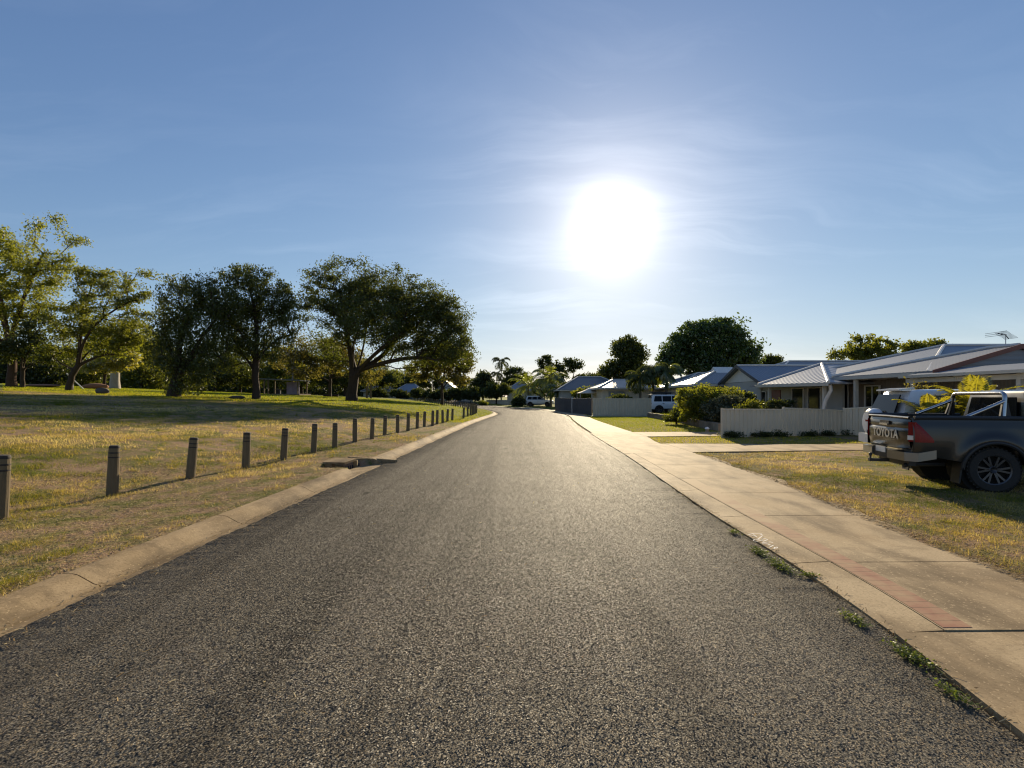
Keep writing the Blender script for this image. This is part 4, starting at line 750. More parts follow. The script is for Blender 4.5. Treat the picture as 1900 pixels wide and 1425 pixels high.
gz_ = thing('garden_umbrella', 'pale pitched shade roof on posts behind the dark fence', 'shade', (9.5,60,0)); b = MB(); P0 = [(8.2,58.5,2.15),(11.0,58.5,2.15),(11.0,61.5,2.15),(8.2,61.5,2.15)]; ap = (9.6,60,2.75)
for i in range(4): b.slab([P0[i], P0[(i+1)%4], ap], .05)
b.build('canopy', M['sail'], gz_, world=True)
for p in P0: b = MB(); b.tube([(p[0]*.97+.29, p[1]*.97+1.8, 0), (p[0]*.97+.29, p[1]*.97+1.8, 2.2)], .04, 6); b.build('leg', M['trim'], gz_, world=True)
sp = thing('path_post', 'slim grey post with a pale top beside the far footpath', 'post', (5.85, 47.3, .05)); b = MB(); b.tube([(0,0,-.1),(0,0,1.46)], .045, 8); b.build('pole', M['metal'], sp); b = MB(); b.lathe([(.07,1.44),(.075,1.50),(.03,1.56)], 8); b.build('cap', M['white_metal'], sp)
ll = thing('street_lamp', 'thin distant lamp pole with round head over the left houses', 'street lamp', (-27.5, 124, 1.6)); b = MB(); b.tube([(0,0,-.2),(0,0,7.2)], [.12,.07], 8); b.build('pole', M['metal'], ll); b = MB(); b.lathe([(.1,7.1),(.4,7.3),(.42,7.6),(.1,7.9)], 10); b.build('lamp_head', M['dark_metal'], ll, True)
# park furniture
sh = thing('picnic_shelter', 'open picnic shelter with flat roof and mural wall in the park', 'shelter', (-28.5, 61, tzf(-28.5, 61))); zb = sh.location.z
b = MB(); b.slab([(-2.4,-1.6,2.05),(2.5,-1.6,1.85),(2.5,1.8,1.85),(-2.4,1.8,2.05)], .12); b.build('roof', M['roof_dark'], sh); b.v = []
for x_, y_ in ((-2.0,-1.3),(-1.5,-1.3),(2.1,-1.3),(-2.0,1.4),(2.1,1.4)): b = MB(); b.box((x_,y_,.98),(.13,.13,1.98)); b.build('post', M['post'], sh)
b = MB(); b.box((.7,.6,.85),(1.6,.1,1.6)); b.build('mural_wall', M['mural'], sh); b = MB(); b.box((0,0,.06),(5,3.4,.16)); b.build('slab', M['stone'], sh)
b = MB(); b.box((-.6,-.2,.72),(1.4,.7,.06)); b.box((-.6,-.2,.38),(.2,.2,.66)); b.build('table', M['dark_metal'], sh)
pl = thing('slanted_pole', 'thin white slanted pole beside the slim dark trunk', 'pole', (-38.5, 43, tzf(-38.5, 43))); b = MB(); b.tube([(-1.0,0,1.35),(.35,.2,-.05)], .045, 6); b.build('pole', M['white_metal'], pl); b = MB(); b.tube([(-.5,.1,.8),(-.5,.1,-.1)], .04, 6); b.build('support', M['metal'], pl)
def rockm(name, label, px, D, s, mat=None, cat='rock', group=None):
    x_ = (px-CX)/F*D; b = MB(); rr = random.Random(int(px)); P = []
    for i in range(7):
        th = PI*i/6; P.append([(s[0]*math.sin(th)*math.cos(2*PI*j/10)*rr.uniform(.85,1.15), s[1]*math.sin(th)*math.sin(2*PI*j/10)*rr.uniform(.85,1.15), s[2]*(.5 + .7*math.cos(th))) for j in range(10)])
        P[-1].append(P[-1][0])
    b.grid(P); o = b.build(name, mat or M['rock'], None, True, 50); o.location = (x_, D, tzf(x_, D)); tag(o, label, cat, group)
rockm('boulder', 'dark flat topped boulder on the shaded park grass', 190, 32, (.42,.35,.34)); rockm('boulder', 'low dark boulder left of the straight dark trunk', 440, 35, (.55,.4,.2))
rockm('soil_mound', 'low mound of red soil under the yellow green tree', 178, 46, (1.1,.8,.45), M['redsoil'], 'mound'); rockm('soil_mound', 'long low strip of red soil by the white slanted pole', 75, 45, (1.8,.8,.22), M['redsoil'], 'mound')
for px, lb in ((680.5,'left of two upright timber posts right of the big trunk'), (688,'right of two upright timber posts right of the big trunk')):
    o = post_mesh(2.0, .16, 8).build('timber_post', M['post'], None, True); x_ = (px-CX)/F*72; o.location = (x_, 72, tzf(x_, 72)); tag(o, lb, 'post', 'pair of posts in the park')
lg = MB(); lg.tube([(-1.0,0,.18),(0,.05,.2),(1.0,0,.17)], .17, 8); o = lg.build('log', M['bark'], None, True); x_ = (614-CX)/F*66; o.location = (x_, 66, tzf(x_, 66)); tag(o, 'dark log lying on the grass left of the big trunk', 'log')

# ------------------------------------------------------------------ vehicles
def wheel(root, x, y, r, w, mat_rim, spokes=6, side=1, twin=True):
    Mx = Matrix.Translation((x, y, r)) @ Matrix.Rotation(-side*PI/2, 4, 'X'); rr = r*.68
    t = MB(); t.lathe([(rr*.98,-w/2),(r*.93,-w/2),(r*.985,-w*.40),(r,-w*.25),(r,w*.25),(r*.985,w*.40),(r*.93,w/2),(rr*.98,w/2)], 36, Mx, False)
    for k in range(36):
        for sg in (-1, 1): t.box(Mx @ Vector((r*.985*math.cos(k*PI/18+.04*sg), r*.985*math.sin(k*PI/18+.04*sg), sg*w*.36)), (.03,.03,.03))
    wh = t.build('tyre', M['tyre'], root, True)
    b = MB(); b.lathe([(rr,-w*.42),(rr*.96,-w*.2),(rr*.94,w*.3),(rr*.99,w*.44),(rr*1.01,w*.47),(rr*.97,w*.485),(rr*.90,w*.44)], 32, Mx, False)
    b.lathe([(.001,w*.20),(rr*.2,w*.40),(rr*.24,w*.36),(rr*.26,w*.1)], 16, Mx, False)
    for k in range(spokes):
        for da in ((-.13, .13) if twin else (0,)):
            a = 2*PI*k/spokes; a0, a1 = a + da*.6, a + da*1.5; p0 = Vector((rr*.18*math.cos(a0), rr*.18*math.sin(a0), w*.36)); p1 = Vector((rr*.95*math.cos(a1), rr*.95*math.sin(a1), w*.43)); sd = Vector((-math.sin(a), math.cos(a), 0))*rr*(.062 if twin else .11); dn = Vector((0,0,-.035))
            vs = [p0-sd, p0+sd, p1+sd, p1-sd]; vs = [Mx @ q for q in vs] + [Mx @ (q+dn) for q in vs]; b.add(vs, [(0,1,2,3),(4,7,6,5),(0,4,5,1),(1,5,6,2),(2,6,7,3),(3,7,4,0)])
    b.build('rim', mat_rim, wh, True); d = MB(); d.lathe([(.001,-w*.1),(rr*.93,-w*.1),(rr*.93,-w*.14),(.001,-w*.14)], 24, Mx, False); d.build('brake_disc', M['well'], wh)
    return wh
def side_panel(mb, xs, zlo, zhi, yfun, arches, nz=14, sg=1):
    P = []
    for x in xs:
        z0, z1 = zlo(x), zhi(x); row = []
        for ax, az, ar in arches:
            if abs(x-ax) < ar: z0 = max(z0, min(az + math.sqrt(ar*ar - (x-ax)**2), z1 - .02))
        for k in range(nz+1):
            z = z0 + (z1-z0)*k/nz; row.append((x, sg*yfun(x, z), z))
        P.append(row)
    mb.grid(P if sg < 0 else [r[::-1] for r in P]); return P
def arch_lip(root, ax, az, ar, yfun, sg, mat, w=.035, z_end=.40, a_span=PI):
    m = MB(); pts = []
    for k in range(25):
        a = PI*k/24; x, z = ax + ar*math.cos(a), az + ar*math.sin(a); pts.append((x, sg*(yfun(x, z) + .004), z))
    pts = [(pts[0][0], pts[0][1], z_end)] + pts + [(pts[-1][0], pts[-1][1], z_end)]; m.tube(pts, w, 8); return m.build('wheel_arch', mat, root, True)
def patch(pts, off, n_): return [tuple(Vector(p) + Vector(n_)*off) for p in pts]
def wagon(label, loc, rz, L=4.85, W=1.88, H=1.86, roof_rack=False, spare=False, group=None, belt=1.12, clad=None, name='parked_car'):
    root = thing(name, label, 'car', loc, rz, group); pm = M['paint_white']; wb0, wb1, r = .98, L-.92, .375; hood = L*.70; hw = W/2
    def yf(x, z):
        e = max(0, .30-x)**2*1.1 + max(0, x-(L-.45))**2*.75; s = .03*math.sin(min(1, max(0, (z-.35)/.8))*PI); return hw - .035 + s - e - max(0, z-.98)*.10
    zlo = lambda x: .40 + .10*max(0, .5-x) + .08*max(0, x-L+.6); zhi = lambda x: belt if x < hood else belt - .16*((x-hood)/(L-hood))**1.6
    xs = sorted(set(list(np.linspace(0, L, 70)) + [wb0-.43, wb0+.43, wb1-.43, wb1+.43])); b = MB(); arches = [(wb0, r, .43), (wb1, r, .43)]
    for sg in (-1, 1): side_panel(b, xs, zlo, zhi, yf, arches, 12, sg)
    for x, s in ((0, 1), (L, -1)):
        rows = [];
        for k in range(13):
            z = zlo(x) + (zhi(x)-zlo(x))*k/12; y_ = yf(x, z); bul = -.05*s*math.sin(PI*k/12)*.8; rows.append([(x + (bul - .09*s)*(1-(q/y_)**2 if abs(y_) > 0 else 0), q, z) for q in np.linspace(-y_, y_, 9)])
        b.grid(rows if s < 0 else [q[::-1] for q in rows])
    rows = []
    for x in np.linspace(hood-.1, L, 12):
        z = zhi(x); y_ = yf(x, z); rows.append([(x + (.09 if x > L-.01 else 0)*(1-(q/y_)**2), q, z + .05*(1-(q/y_)**2)) for q in np.linspace(-y_, y_, 9)])
    b.grid(rows)
    # greenhouse
    zb = belt - .01; x0, x1 = .10, hood + .02; rx0, rx1 = .38, hood - .95; zr = H - .06; yb = lambda x: yf(max(x,.05), belt); yr = hw - .25
    def ring(t):
        xa = x0 + (rx0-x0)*t; xb = x1 + (rx1-x1)*t; ya = yb(x0)*(1-t) + (yr-.04)*t; ym = yb(L/2)*(1-t) + yr*t; yc = yb(x1)*(1-t) + (yr-.04)*t; z = zb + (zr-zb)*t
        return [(xa,-ya,z),(xa+.25,-ym+.0,z),((xa+xb)/2,-ym,z),(xb-.2,-ym,z),(xb,-yc,z),(xb+.06,0,z),(xb,yc,z),(xb-.2,ym,z),((xa+xb)/2,ym,z),(xa+.25,ym,z),(xa,ya,z),(xa-.07,0,z)]
    def inset(R, k, z): cx_ = sum(p[0] for p in R)/len(R); return [((p[0]-cx_)*k + cx_, p[1]*k, z) for p in R]
    rs = [ring(0), ring(.5), ring(1), inset(ring(1), .955, zr+.045), inset(ring(1), .80, zr+.07), inset(ring(1), .3, zr+.085)]
    b.grid([list(q) + [q[0]] for q in rs]); b.f.append(tuple(range(len(b.v)-13, len(b.v)-1)))
    b.build('body', pm, root, True, 40)
    m = MB(); m.box((L/2, 0, .50), (L-.35, W-.35, .26)); m.build('underbody', M['well'], root)
    for ax in (wb0, wb1):
        m = MB(); m.lathe([(.42,-W/2+.10),(.42,W/2-.10)], 20, Matrix.Translation((ax,0,r)) @ Matrix.Rotation(PI/2,4,'X')); m.build('wheel_well', M['well'], root)
    def sidept(x, t, sg):
        ym = yb(min(max(x, .2), L))*(1-t) + yr*t; return Vector((x, sg*(ym + .010), zb + (zr-zb)*t))
    xa, xe = .42, hood - .12
    spl = [xa, xa + (xe-xa)*.30, xa + (xe-xa)*.62, xe]
    for sg in (-1, 1):
        for i in range(3):
            a, c_ = spl[i] + .035, spl[i+1] - .035; sa = .12 if i == 0 else 0; se = -.68 if i == 2 else 0
            P_ = [sidept(a + 0, .10, sg), sidept(c_, .10, sg), sidept(c_ + se, .88, sg), sidept(a + sa, .88, sg)]; m = MB(); m.prism(P_ if sg > 0 else P_[::-1], (0, -sg*.012, 0)); m.build('window', M['carglass'], root)
        arch_lip(root, wb0, r, .43, yf, sg, clad or pm, .022); arch_lip(root, wb1, r, .43, yf, sg, clad or pm, .022)
        m = MB(); m.box((L/2, sg*(hw-.04), .44), (wb1-wb0-.95, .09, .07)); m.build('side_step', M['plastic'], root)
        m = MB(); m.box((hood-.35, sg*(hw+.07), belt+.06), (.10, .20, .14)); m.build('mirror', pm, root)
        m = MB(); m.prism([(-.015,sg*.66,.80),(-.015,sg*.86,.80),(-.015,sg*.85,1.16),(-.015,sg*.70,1.18)], (.05,0,0)); rows = [[(x, sg*(yf(x, z) + .010), z) for x in np.linspace(.0, .26 - .10*abs(z-.98)/.18, 6)] for z in np.linspace(.82, 1.10, 8)]; m.grid(rows if sg < 0 else [r[::-1] for r in rows]); m.build('tail_light', M['lamp_red'], root)
        m = MB(); m.prism([(L-.02,sg*.50,.72),(L-.09,sg*.82,.74),(L-.12,sg*.82,.90),(L-.03,sg*.52,.88)], (-.08,0,0)); m.build('headlight', M['lamp_clear'], root)
        for k, hx in enumerate((spl[1]+.12, spl[2]+.12)): m = MB(); m.box((hx, sg*(yf(hx,.98)+.02), .98), (.18,.03,.035)); m.build('door_handle', M['chrome'], root)
    m = MB(); P_ = [(.01,-.66,zb+.06),(.01,.66,zb+.06),(.225,.56,zr-.06),(.225,-.56,zr-.06)]; m.prism(P_, (-.03,0,.01)); m.build('rear_window', M['carglass'], root)
    m = MB(); P_ = [(x1-.02,-.66,zb+.05),(x1-.02,.66,zb+.05),(rx1+.09,.55,zr-.04),(rx1+.09,-.55,zr-.04)]; m.prism(P_, (.07,0,.03)); m.build('windscreen', M['carglass'], root)
    m = MB(); m.box((-.05,0,.52),(.26,W-.20,.24)); m.build('rear_bumper', clad or M['paint_white'], root); m = MB(); m.box((L-.02,0,.50),(.26,W-.26,.26)); m.build('front_bumper', M['paint_white'], root)
    m = MB(); m.box((L+.06,0,.80),(.06,.9,.16)); m.build('grille', M['plastic'], root); m = MB(); m.box((-.14,.0,.84),(.02,.5,.12)); m.build('number_plate', M['plate'], root)
    m = MB(); m.prism([(.16,-.60,zr+.05),(.16,.60,zr+.05),(.50,.60,zr+.09),(.50,-.60,zr+.09)], (0,0,.035)); m.build('spoiler', pm, root)
    for ax in (wb0, wb1):
        for sg in (-1, 1): wheel(root, ax, sg*(hw-.14), r, .24, M['alloy'], 6, sg, False)
    if spare:
        m = MB(); m.lathe([(.001,.20),(.30,.19),(.36,.13),(.375,.02),(.37,-.06)], 30, Matrix.Translation((-.10,.05,.98)) @ Matrix.Rotation(-PI/2,4,'Y')); m.build('spare_wheel_cover', pm, root, True)
        m = MB(); m.box((-.30,.05,1.02),(.01,.16,.05)); m.build('badge', M['lamp_red'], root)
    if roof_rack:
        m = MB()
        for y_ in (-.55,-.2,.2,.55): m.tube([(.4,y_,H+.10),(hood-1.0,y_,H+.10)], .02, 6)
        for x_ in np.linspace(.4, hood-1.0, 6): m.tube([(x_,-.6,H+.10),(x_,.6,H+.10)], .02, 6)
        for y_ in (-.62,.62): m.tube([(.35,y_,H+.20),(hood-.95,y_,H+.20)], .025, 6)
        for x_ in (.5, 1.5, 2.4):
            for y_ in (-.58,.58): m.box((x_,y_,H+.03),(.06,.05,.16))
        rk = m.build('roof_rack', M['dark_metal'], root); m = MB(); m.box((1.3,.0,H+.18),(1.9,1.05,.14)); m.build('awning_bag', M['plastic'], root)
    return root
CG = 'white wagons parked by the houses'
AX = math.atan2(-.236, .972)
wagon('white four wheel drive wagon with rear mounted spare wheel behind the pickup', (9.95, 13.1, .03), AX, 4.82, 1.88, 1.84, spare=True, group=CG, belt=1.10)
wagon('white wagon with a black roof rack beside the garden shrubs', (14.0, 50.0, .03), -.12, 4.9, 1.92, 1.88, roof_rack=True, group=CG, clad=M['dark_metal'])
wagon('white wagon parked under the coconut palms at the road end', (2.35, 83.6, .03), -.22, 4.8, 1.9, 1.80, group=CG, clad=M['plastic'])

# dark pickup
pk = thing('pickup_truck', 'dark grey dual cab pickup with chrome sports bar on the lawn', 'pickup truck', (8.6, 9.31, .03), AX); G = M['paint_grey']; W2 = .915; RW = .392
def yt(x, z):
    b_ = W2 - .035 + .035*math.sin(min(1, max(0, (z-.45)/.8))*PI) - max(0, -1.02-x)**2*1.6 - max(0, z-1.12)*.12
    d = math.hypot(x, (z-RW)); fl = .05*math.exp(-((d-.52)/.11)**2)*(1 if z > .3 else .6); df = math.hypot(x-3.085, z-RW); fl += .05*math.exp(-((df-.52)/.11)**2); return b_ + fl - max(0, x-3.6)**2*.35
zl_t = lambda x: .50 + .16*max(0, -.35-x)
b = MB()
for sg in (-1, 1): side_panel(b, sorted(set(list(np.linspace(-1.19, .46, 56)))), zl_t, lambda x: 1.285, yt, [(0, RW, .46)], 18, sg)
for sg in (-1, 1): b.prism([(-1.17,sg*.80,.62),(.46,sg*.80,.62),(.46,sg*.80,1.28),(-1.17,sg*.80,1.28)], (0,-sg*.03,0))
b.box((.44,0,.95),(.05,1.6,.66)); b.box((-.36,0,.66),(1.62,1.58,.05)); b.build('tub', G, pk, True, 35)
for sg in (-1, 1): m = MB(); m.tube([(-1.17,sg*.845,1.285),(-.4,sg*.85,1.29),(.46,sg*.85,1.29)], .042, 8); m.build('bed_rail', M['plastic'] if sg < 0 else M['plastic'], pk, True)
# tailgate: curved panel with recess
rows = []
for z in np.linspace(.70, 1.275, 16):
    xo = -1.205 - .035*math.sin((z-.70)/.575*PI) + (.018 if 1.06 < z < 1.10 else 0) + (.05*max(0, z-1.2)*4); rows.append([(xo + .12*(abs(q)/.80)**6*.35, q, z) for q in np.linspace(-.76, .76, 17)])
m = MB(); m.grid([r[::-1] for r in rows]); m.grid([[(p[0], p[1], p[2]) for p in rows[-1]], [(-1.13, p[1], 1.275) for p in rows[-1]]]); m.grid([[(-1.13, q, 1.275) for q in (-.76,.76)], [(-1.13, q, .7) for q in (-.76,.76)]]); tg = m.build('tailgate', G, pk, True, 30)
m = MB(); m.box((-1.238,.02,1.165),(.03,.34,.075)); m.build('handle_recess', M['plastic'], tg); m = MB(); m.box((-1.255,.02,1.135),(.035,.30,.035)); m.build('handle', M['chrome'], tg)
m = MB(); m.tube([(-1.20,-.755,1.283),(-1.21,0,1.29),(-1.20,.755,1.283)], .022, 8); m.build('tailgate_cap', M['chrome'] if False else G, tg, True)
fc = bpy.data.curves.new('lettering', 'FONT'); fc.body = 'TOYOTA'; fc.size = .225; fc.align_x = 'CENTER'; fc.extrude = .004; fc.offset = .006; fc.space_character = 1.04
fo = bpy.data.objects.new('tmp_text', fc); C.objects.link(fo); bpy.context.view_layer.update(); me = bpy.data.meshes.new_from_object(fo.evaluated_get(bpy.context.evaluated_depsgraph_get())); bpy.data.objects.remove(fo)
lt = bpy.data.objects.new('lettering', me); C.objects.link(lt); me.materials.clear(); me.materials.append(M['decal']); lt.parent = tg; lt.location = (-1.252, 0, .885); lt.rotation_euler = (PI/2, 0, -PI/2)
for sg in (-1, 1):
    yo = lambda x, z: sg*(yt(x, z) + .010)
    m = MB(); rows = []
    for z in np.linspace(.85, 1.21, 10):
        xm = -.90 if z < .90 else -.90 - (z-.90)*.80; rows.append([(x, yo(x, z) + sg*.008*math.sin(PI*q), z) for q, x in ((q, -1.175 + (xm+1.175)*q) for q in np.linspace(0, 1, 6))])
    m.grid(rows if sg < 0 else [r[::-1] for r in rows])
    Q_ = [(sg*.775,1.21),(sg*.87,1.205),(sg*.87,.86),(sg*.775,.85)]; m.prism([(-1.225 if abs(y_) < .8 else -1.17, y_, z) for y_, z in Q_], (.03,0,0)); tl = m.build('tail_light', M['lamp_red'], pk, True, 30)
    m = MB(); m.prism([(-1.165, sg*.862, .885), (-1.235, sg*.782, .885), (-1.235, sg*.782, .965), (-1.165, sg*.866, .965)], (-.008,-sg*-.004,0)); m.build('reversing_lens', M['lamp_clear'], tl)
    m = MB(); m.prism([(-1.36,sg*.30,.50),(-1.36,sg*.80,.50),(-1.12,sg*.915,.52),(-.88,sg*.905,.57),(-.88,sg*.905,.66),(-1.12,sg*.925,.70),(-1.36,sg*.82,.70),(-1.36,sg*.30,.70)][0:0] or [(-1.35,sg*.30,.50),(-1.30,sg*.80,.50),(-1.14,sg*.92,.50),(-.86,sg*.915,.56),(-.86,sg*.87,.56),(-1.1,sg*.85,.52),(-1.12,sg*.30,.52)], (0,0,.155)); m.build('bumper_end', M['dull_chrome'], pk, True, 25)
    m = MB(); m.box((-1.28,sg*.50,.705),(.14,.36,.02)); m.build('bumper_step', M['chrome'], pk)
    arch_lip(pk, 0, RW, .475, yt, sg, M['plastic'], .032, .42); arch_lip(pk, 3.085, RW, .475, yt, sg, M['plastic'], .032, .42)
    m = MB(); m.box((-.50,sg*.80,.32),(.025,.24,.36), 0, .12); m.build('mudflap', M['plastic'], pk)
m = MB(); m.box((-1.24,0,.58),(.16,.62,.18)); m.build('bumper_centre', M['plastic'], pk); m = MB(); m.box((-1.325,.0,.64),(.012,.37,.11)); m.build('number_plate', M['plate'], pk)
m = MB(); m.box((-1.36,0,.42),(.34,.07,.06)); m.lathe([(.018,0),(.018,.06),(.03,.07),(.03,.11),(.012,.125)], 10, Matrix.Translation((-1.5,0,.44))); m.box((-1.05,0,.42),(.12,1.1,.08)); m.build('tow_bar', M['dark_metal'], pk)
m = MB(); m.tube([(-.5,-.45,.42),(-1.05,-.46,.40),(-1.16,-.47,.37)], .04, 10); m.lathe([(.08,-.2),(.09,0),(.08,.2)], 12, Matrix.Translation((-.75,-.35,.46)) @ Matrix.Rotation(PI/2,4,'Y')); m.build('exhaust', M['dark_metal'], pk, True)
m = MB(); m.box((1.0,0,.52),(4.2,.9,.16)); m.box((0,0,.40),(.14,1.4,.12)); m.box((3.085,0,.40),(.14,1.4,.12)); m.build('chassis', M['well'], pk)
for ax in (0, 3.085):
    m = MB(); m.lathe([(.47,-.80),(.47,-.45)], 20, Matrix.Translation((ax,0,RW)) @ Matrix.Rotation(PI/2,4,'X')); m.build('wheel_well', M['well'], pk); m = MB(); m.lathe([(.47,.45),(.47,.80)], 20, Matrix.Translation((ax,0,RW)) @ Matrix.Rotation(PI/2,4,'X')); m.build('wheel_well', M['well'], pk)
    for sg in (-1, 1): wheel(pk, ax, sg*.785, RW, .255, M['alloy'], 6, sg, True)
# cab and front
b = MB(); xs = sorted(set(list(np.linspace(.485, 4.05, 90))))
zt_ = lambda x: 1.16 + .0*x if x < 2.62 else 1.16 - .13*((x-2.62)/1.45)**1.5
for sg in (-1, 1): side_panel(b, xs, lambda x: .48 + .08*max(0, x-3.6), zt_, yt, [(3.085, RW, .46)], 14, sg)
rows = [[(x, q, zt_(x) + .06*(1-(q/yt(x, zt_(x)))**2)) for q in np.linspace(-yt(x, zt_(x)), yt(x, zt_(x)), 9)] for x in np.linspace(2.45, 4.05, 12)]; b.grid(rows)
rows = [[(4.05 + .10*(1-(q/yt(4.05,z))**2), q, z) for q in np.linspace(-yt(4.05,z), yt(4.05,z), 9)] for z in np.linspace(.52, zt_(4.05), 8)]; b.grid(rows)
b.grid([[(.485, q, z) for q in np.linspace(-yt(.49,z), yt(.49,z), 5)][::-1] for z in (.5, .8, 1.16)])
def cring(t):
    xa, xb = .50 + .06*t, 2.66 - .92*t; z = 1.155 + .57*t; ya = .875*(1-t) + .70*t; return [(xa,-ya+.02,z),(xa+.15,-ya,z),((xa+xb)/2,-ya,z),(xb-.15,-ya+.01,z),(xb,-ya+.10,z),(xb+.07,0,z),(xb,ya-.10,z),(xb-.15,ya-.01,z),((xa+xb)/2,ya,z),(xa+.15,ya,z),(xa,ya-.02,z),(xa-.01,0,z)]
ci = lambda k, z: [((p[0]-1.15)*k+1.15, p[1]*k, z) for p in cring(1)]
rs = [cring(0), cring(.5), cring(1), ci(.95,1.77), ci(.82,1.795), ci(.3,1.805)]; b.grid([list(q)+[q[0]] for q in rs]); b.f.append(tuple(range(len(b.v)-13, len(b.v)-1))); b.build('cab', G, pk, True, 38)
m = MB(); m.prism([(.478,-.66,1.20),(.478,.66,1.20),(.53,.58,1.66),(.53,-.58,1.66)], (-.012,0,0)); m.build('rear_window', M['carglass'], pk)
for sg in (-1, 1):
    cs = lambda x, t: Vector((x, sg*(.875*(1-t)+.70*t+.012), 1.155+.57*t))
    for a, c_, se in ((.62,1.36,0),(1.44,2.42,-.62)):
        P_ = [cs(a,.08), cs(c_,.08), cs(c_+se,.90), cs(a+.04,.90)]; m = MB(); m.prism(P_ if sg > 0 else P_[::-1], (0,-sg*.012,0)); m.build('window', M['carglass'], pk)
    for hx in (.72, 1.62): m = MB(); m.box((hx, sg*(yt(hx,1.02)+.02), 1.02), (.18,.035,.04)); m.build('door_handle', M['chrome'], pk)
    for sx in (.488, 1.40): m = MB(); m.box((sx, sg*(yt(sx,.8)+.002), .82), (.012,.01,.62)); m.build('door_seam', M['well'], pk)
    m = MB(); m.box((2.25, sg*1.0, 1.22), (.12,.22,.17)); m.build('mirror', M['chrome'], pk); m = MB(); m.box((1.55, sg*.90, .42), (1.7,.14,.05)); m.build('side_step', M['plastic'], pk)
    m = MB(); m.prism([(4.10,sg*.45,.86),(3.98,sg*.82,.86),(3.92,sg*.84,1.00),(4.08,sg*.48,.98)], (-.05,0,0)); m.build('headlight', M['lamp_clear'], pk)
m = MB(); m.prism([(2.70,-.70,1.20),(2.70,.70,1.20),(1.86,.56,1.70),(1.86,-.56,1.70)], (.03,0,.02)); m.build('windscreen', M['carglass'], pk)
m = MB(); m.box((4.14,0,.84),(.08,.95,.30)); m.build('grille', M['plastic'], pk); m = MB(); m.box((4.10,0,.55),(.22,1.5,.22)); m.build('front_bumper', G, pk)
# chrome sports bar
def rnd(pts, k=5):
    out = []; P_ = [Vector(p) for p in pts]; out.append(P_[0])
    for i in range(1, len(P_)-1):
        a = P_[i].lerp(P_[i-1], min(.45, .10/(P_[i]-P_[i-1]).length)); c_ = P_[i].lerp(P_[i+1], min(.45, .10/(P_[i]-P_[i+1]).length))
        for q in range(k+1): t = q/k; out.append(a.lerp(P_[i], t).lerp(P_[i].lerp(c_, t), t))
    return out + [P_[-1]]
m = MB(); m.tube(rnd([(.22,-.76,1.30),(.28,-.70,1.735),(.28,.70,1.735),(.22,.76,1.30)]), .034, 12)
for sg in (-1, 1): m.tube([(.27,sg*.72,1.60),(-.02,sg*.755,1.46),(-.34,sg*.78,1.31)], .031, 12)
sb = m.build('sports_bar', M['bar_chrome'], pk, True)
m = MB()
for sg in (-1, 1): m.box((-.10,sg*.80,1.305),(.75,.10,.035)); m.prism([(.16,sg*.78,1.31),(.32,sg*.78,1.31),(.30,sg*.74,1.56),(.22,sg*.74,1.56)], (0,-sg*.04,0))
m.build('bar_foot', M['plastic'], sb)

# ------------------------------------------------------------------ camera, sun, sky
cam = bpy.data.cameras.new('camera'); co = bpy.data.objects.new('camera', cam); C.objects.link(co); bpy.context.scene.camera = co
cam.sensor_width = 36; cam.lens = 36*F/1900; co.location = (0, 0, EYE); co.rotation_euler = (PI/2, 0, 0); cam.shift_y = (HY-712.5)/1900; cam.clip_end = 3000; cam.clip_start = .05
saz = math.atan2(1135-CX, F); sdir = Vector(((1135-CX)/F, 1, (HY-420)/F)).normalized(); sel = math.asin(sdir.z)
sl = bpy.data.lights.new('sun', 'SUN'); sl.energy = 4.9; sl.angle = math.radians(.55); sl.color = (1, .83, .57); so = bpy.data.objects.new('sun', sl); C.objects.link(so); so.rotation_euler = sdir.to_track_quat('Z', 'Y').to_euler()
w = bpy.data.worlds.new('World'); bpy.context.scene.world = w; w.use_nodes = True; T_ = w.node_tree; T_.nodes.clear()
class WN(NT):
    def __init__(s): s.t = T_
n = WN(); out = T_.nodes.new('ShaderNodeOutputWorld')
sky = n.n('TexSky', sky_type='NISHITA', sun_disc=False, sun_elevation=sel, sun_rotation=saz, altitude=50, air_density=1.0, dust_density=.10, ozone_density=3.0)
vec = n.n('TexCoord').outputs['Generated']
dt = n.n('VectorMath', {0: vec, 1: tuple(sdir)}, operation='DOT_PRODUCT').outputs['Value']; th = n.math('ARCCOSINE', n.math('MINIMUM', dt, .999999))
g1 = n.math('ADD', n.math('MULTIPLY', n.math('EXPONENT', n.math('MULTIPLY', th, -1/.022)), 3.6), n.math('MULTIPLY', n.math('EXPONENT', n.math('MULTIPLY', th, -1/.095)), .50)); g2 = n.math('MULTIPLY', n.math('EXPONENT', n.math('MULTIPLY', th, -1/.24)), .07)
sx = n.n('SeparateXYZ', {0: vec}); zc = n.math('ADD', n.math('MAXIMUM', sx.outputs[2], 0), .14)
cu = n.n('CombineXYZ', {0: n.math('DIVIDE', sx.outputs[0], zc), 1: n.math('DIVIDE', sx.outputs[1], zc), 2: 0.0}).outputs[0]
warp = n.n('TexNoise', {'Vector': cu, 'Scale': .8, 'Detail': 3}).outputs['Color']
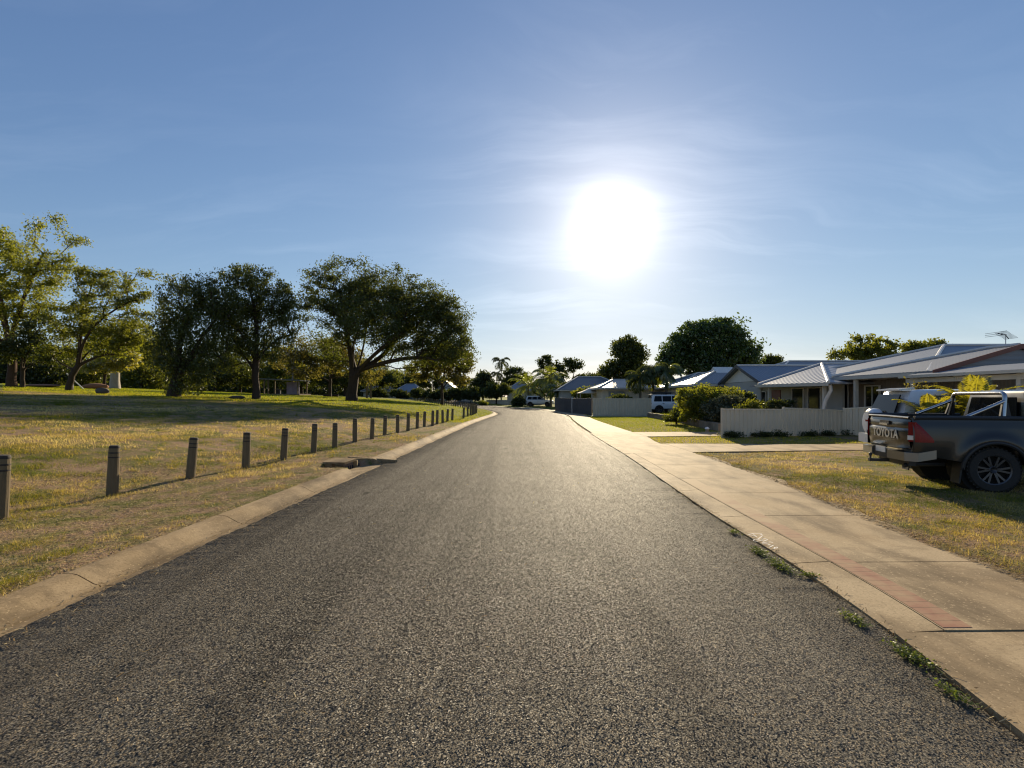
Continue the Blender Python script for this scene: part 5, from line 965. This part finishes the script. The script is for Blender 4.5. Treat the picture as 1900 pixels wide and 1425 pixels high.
cu2 = n.n('VectorMath', {0: cu, 1: n.n('VectorMath', {0: warp, 1: (.9, .9, 0)}, operation='MULTIPLY').outputs[0]}, operation='ADD').outputs[0]
mp = n.n('Mapping', {'Vector': cu2, 'Rotation': (0,0,.5), 'Scale': (.55, 2.2, 1)}).outputs[0]
ci_ = n.math('MULTIPLY', n.ramp(n.noise(mp, 1.6, 8, .62), [(.46, 0), (.80, 1)]), n.ramp(n.noise(cu, .55, 3), [(.38, 0), (.62, 1)]))
near = n.math('MULTIPLY_ADD', n.math('EXPONENT', n.math('MULTIPLY', th, -1/.30)), .20, .045)
cl_ = n.math('MULTIPLY', ci_, near)
sk = n.n('VectorMath', {0: sky.outputs[0], 1: (.079, .084, .107)}, operation='MULTIPLY').outputs[0]   # strength about 0.1, softly compressed towards the bright horizon
sk = n.n('VectorMath', {0: sk, 1: n.n('VectorMath', {0: n.n('VectorMath', {0: sk, 1: (.62, .82, 1.03)}, operation='MULTIPLY').outputs[0], 1: (1, 1, 1)}, operation='ADD').outputs[0]}, operation='DIVIDE').outputs[0]
bg1 = n.n('Background', {'Color': sk, 'Strength': 1.0}).outputs[0]
bg2 = n.n('Background', {'Color': (1,.90,.77,1), 'Strength': n.math('ADD', g1, g2)}).outputs[0]; bg3 = n.n('Background', {'Color': (1,.98,.95,1), 'Strength': cl_}).outputs[0]
a1 = n.n('AddShader', {0: bg1, 1: bg2}).outputs[0]; a2 = n.n('AddShader', {0: a1, 1: bg3}).outputs[0]; T_.links.new(a2, out.inputs['Surface'])
sc = bpy.context.scene; sc.view_settings.view_transform = 'Standard'; sc.view_settings.look = 'None'; sc.view_settings.exposure = .70; sc.view_settings.gamma = 1
sc.cycles.max_bounces = 6; sc.cycles.diffuse_bounces = 3; sc.cycles.transmission_bounces = 4; sc.cycles.sample_clamp_indirect = 3; sc.cycles.use_denoising = True; sc.cycles.filter_width = 1.2; sc.cycles.caustics_reflective = False; sc.cycles.caustics_refractive = False; sc.cycles.blur_glossy = 1.0
w.cycles.sampling_method = 'MANUAL'; w.cycles.sample_map_resolution = 2048
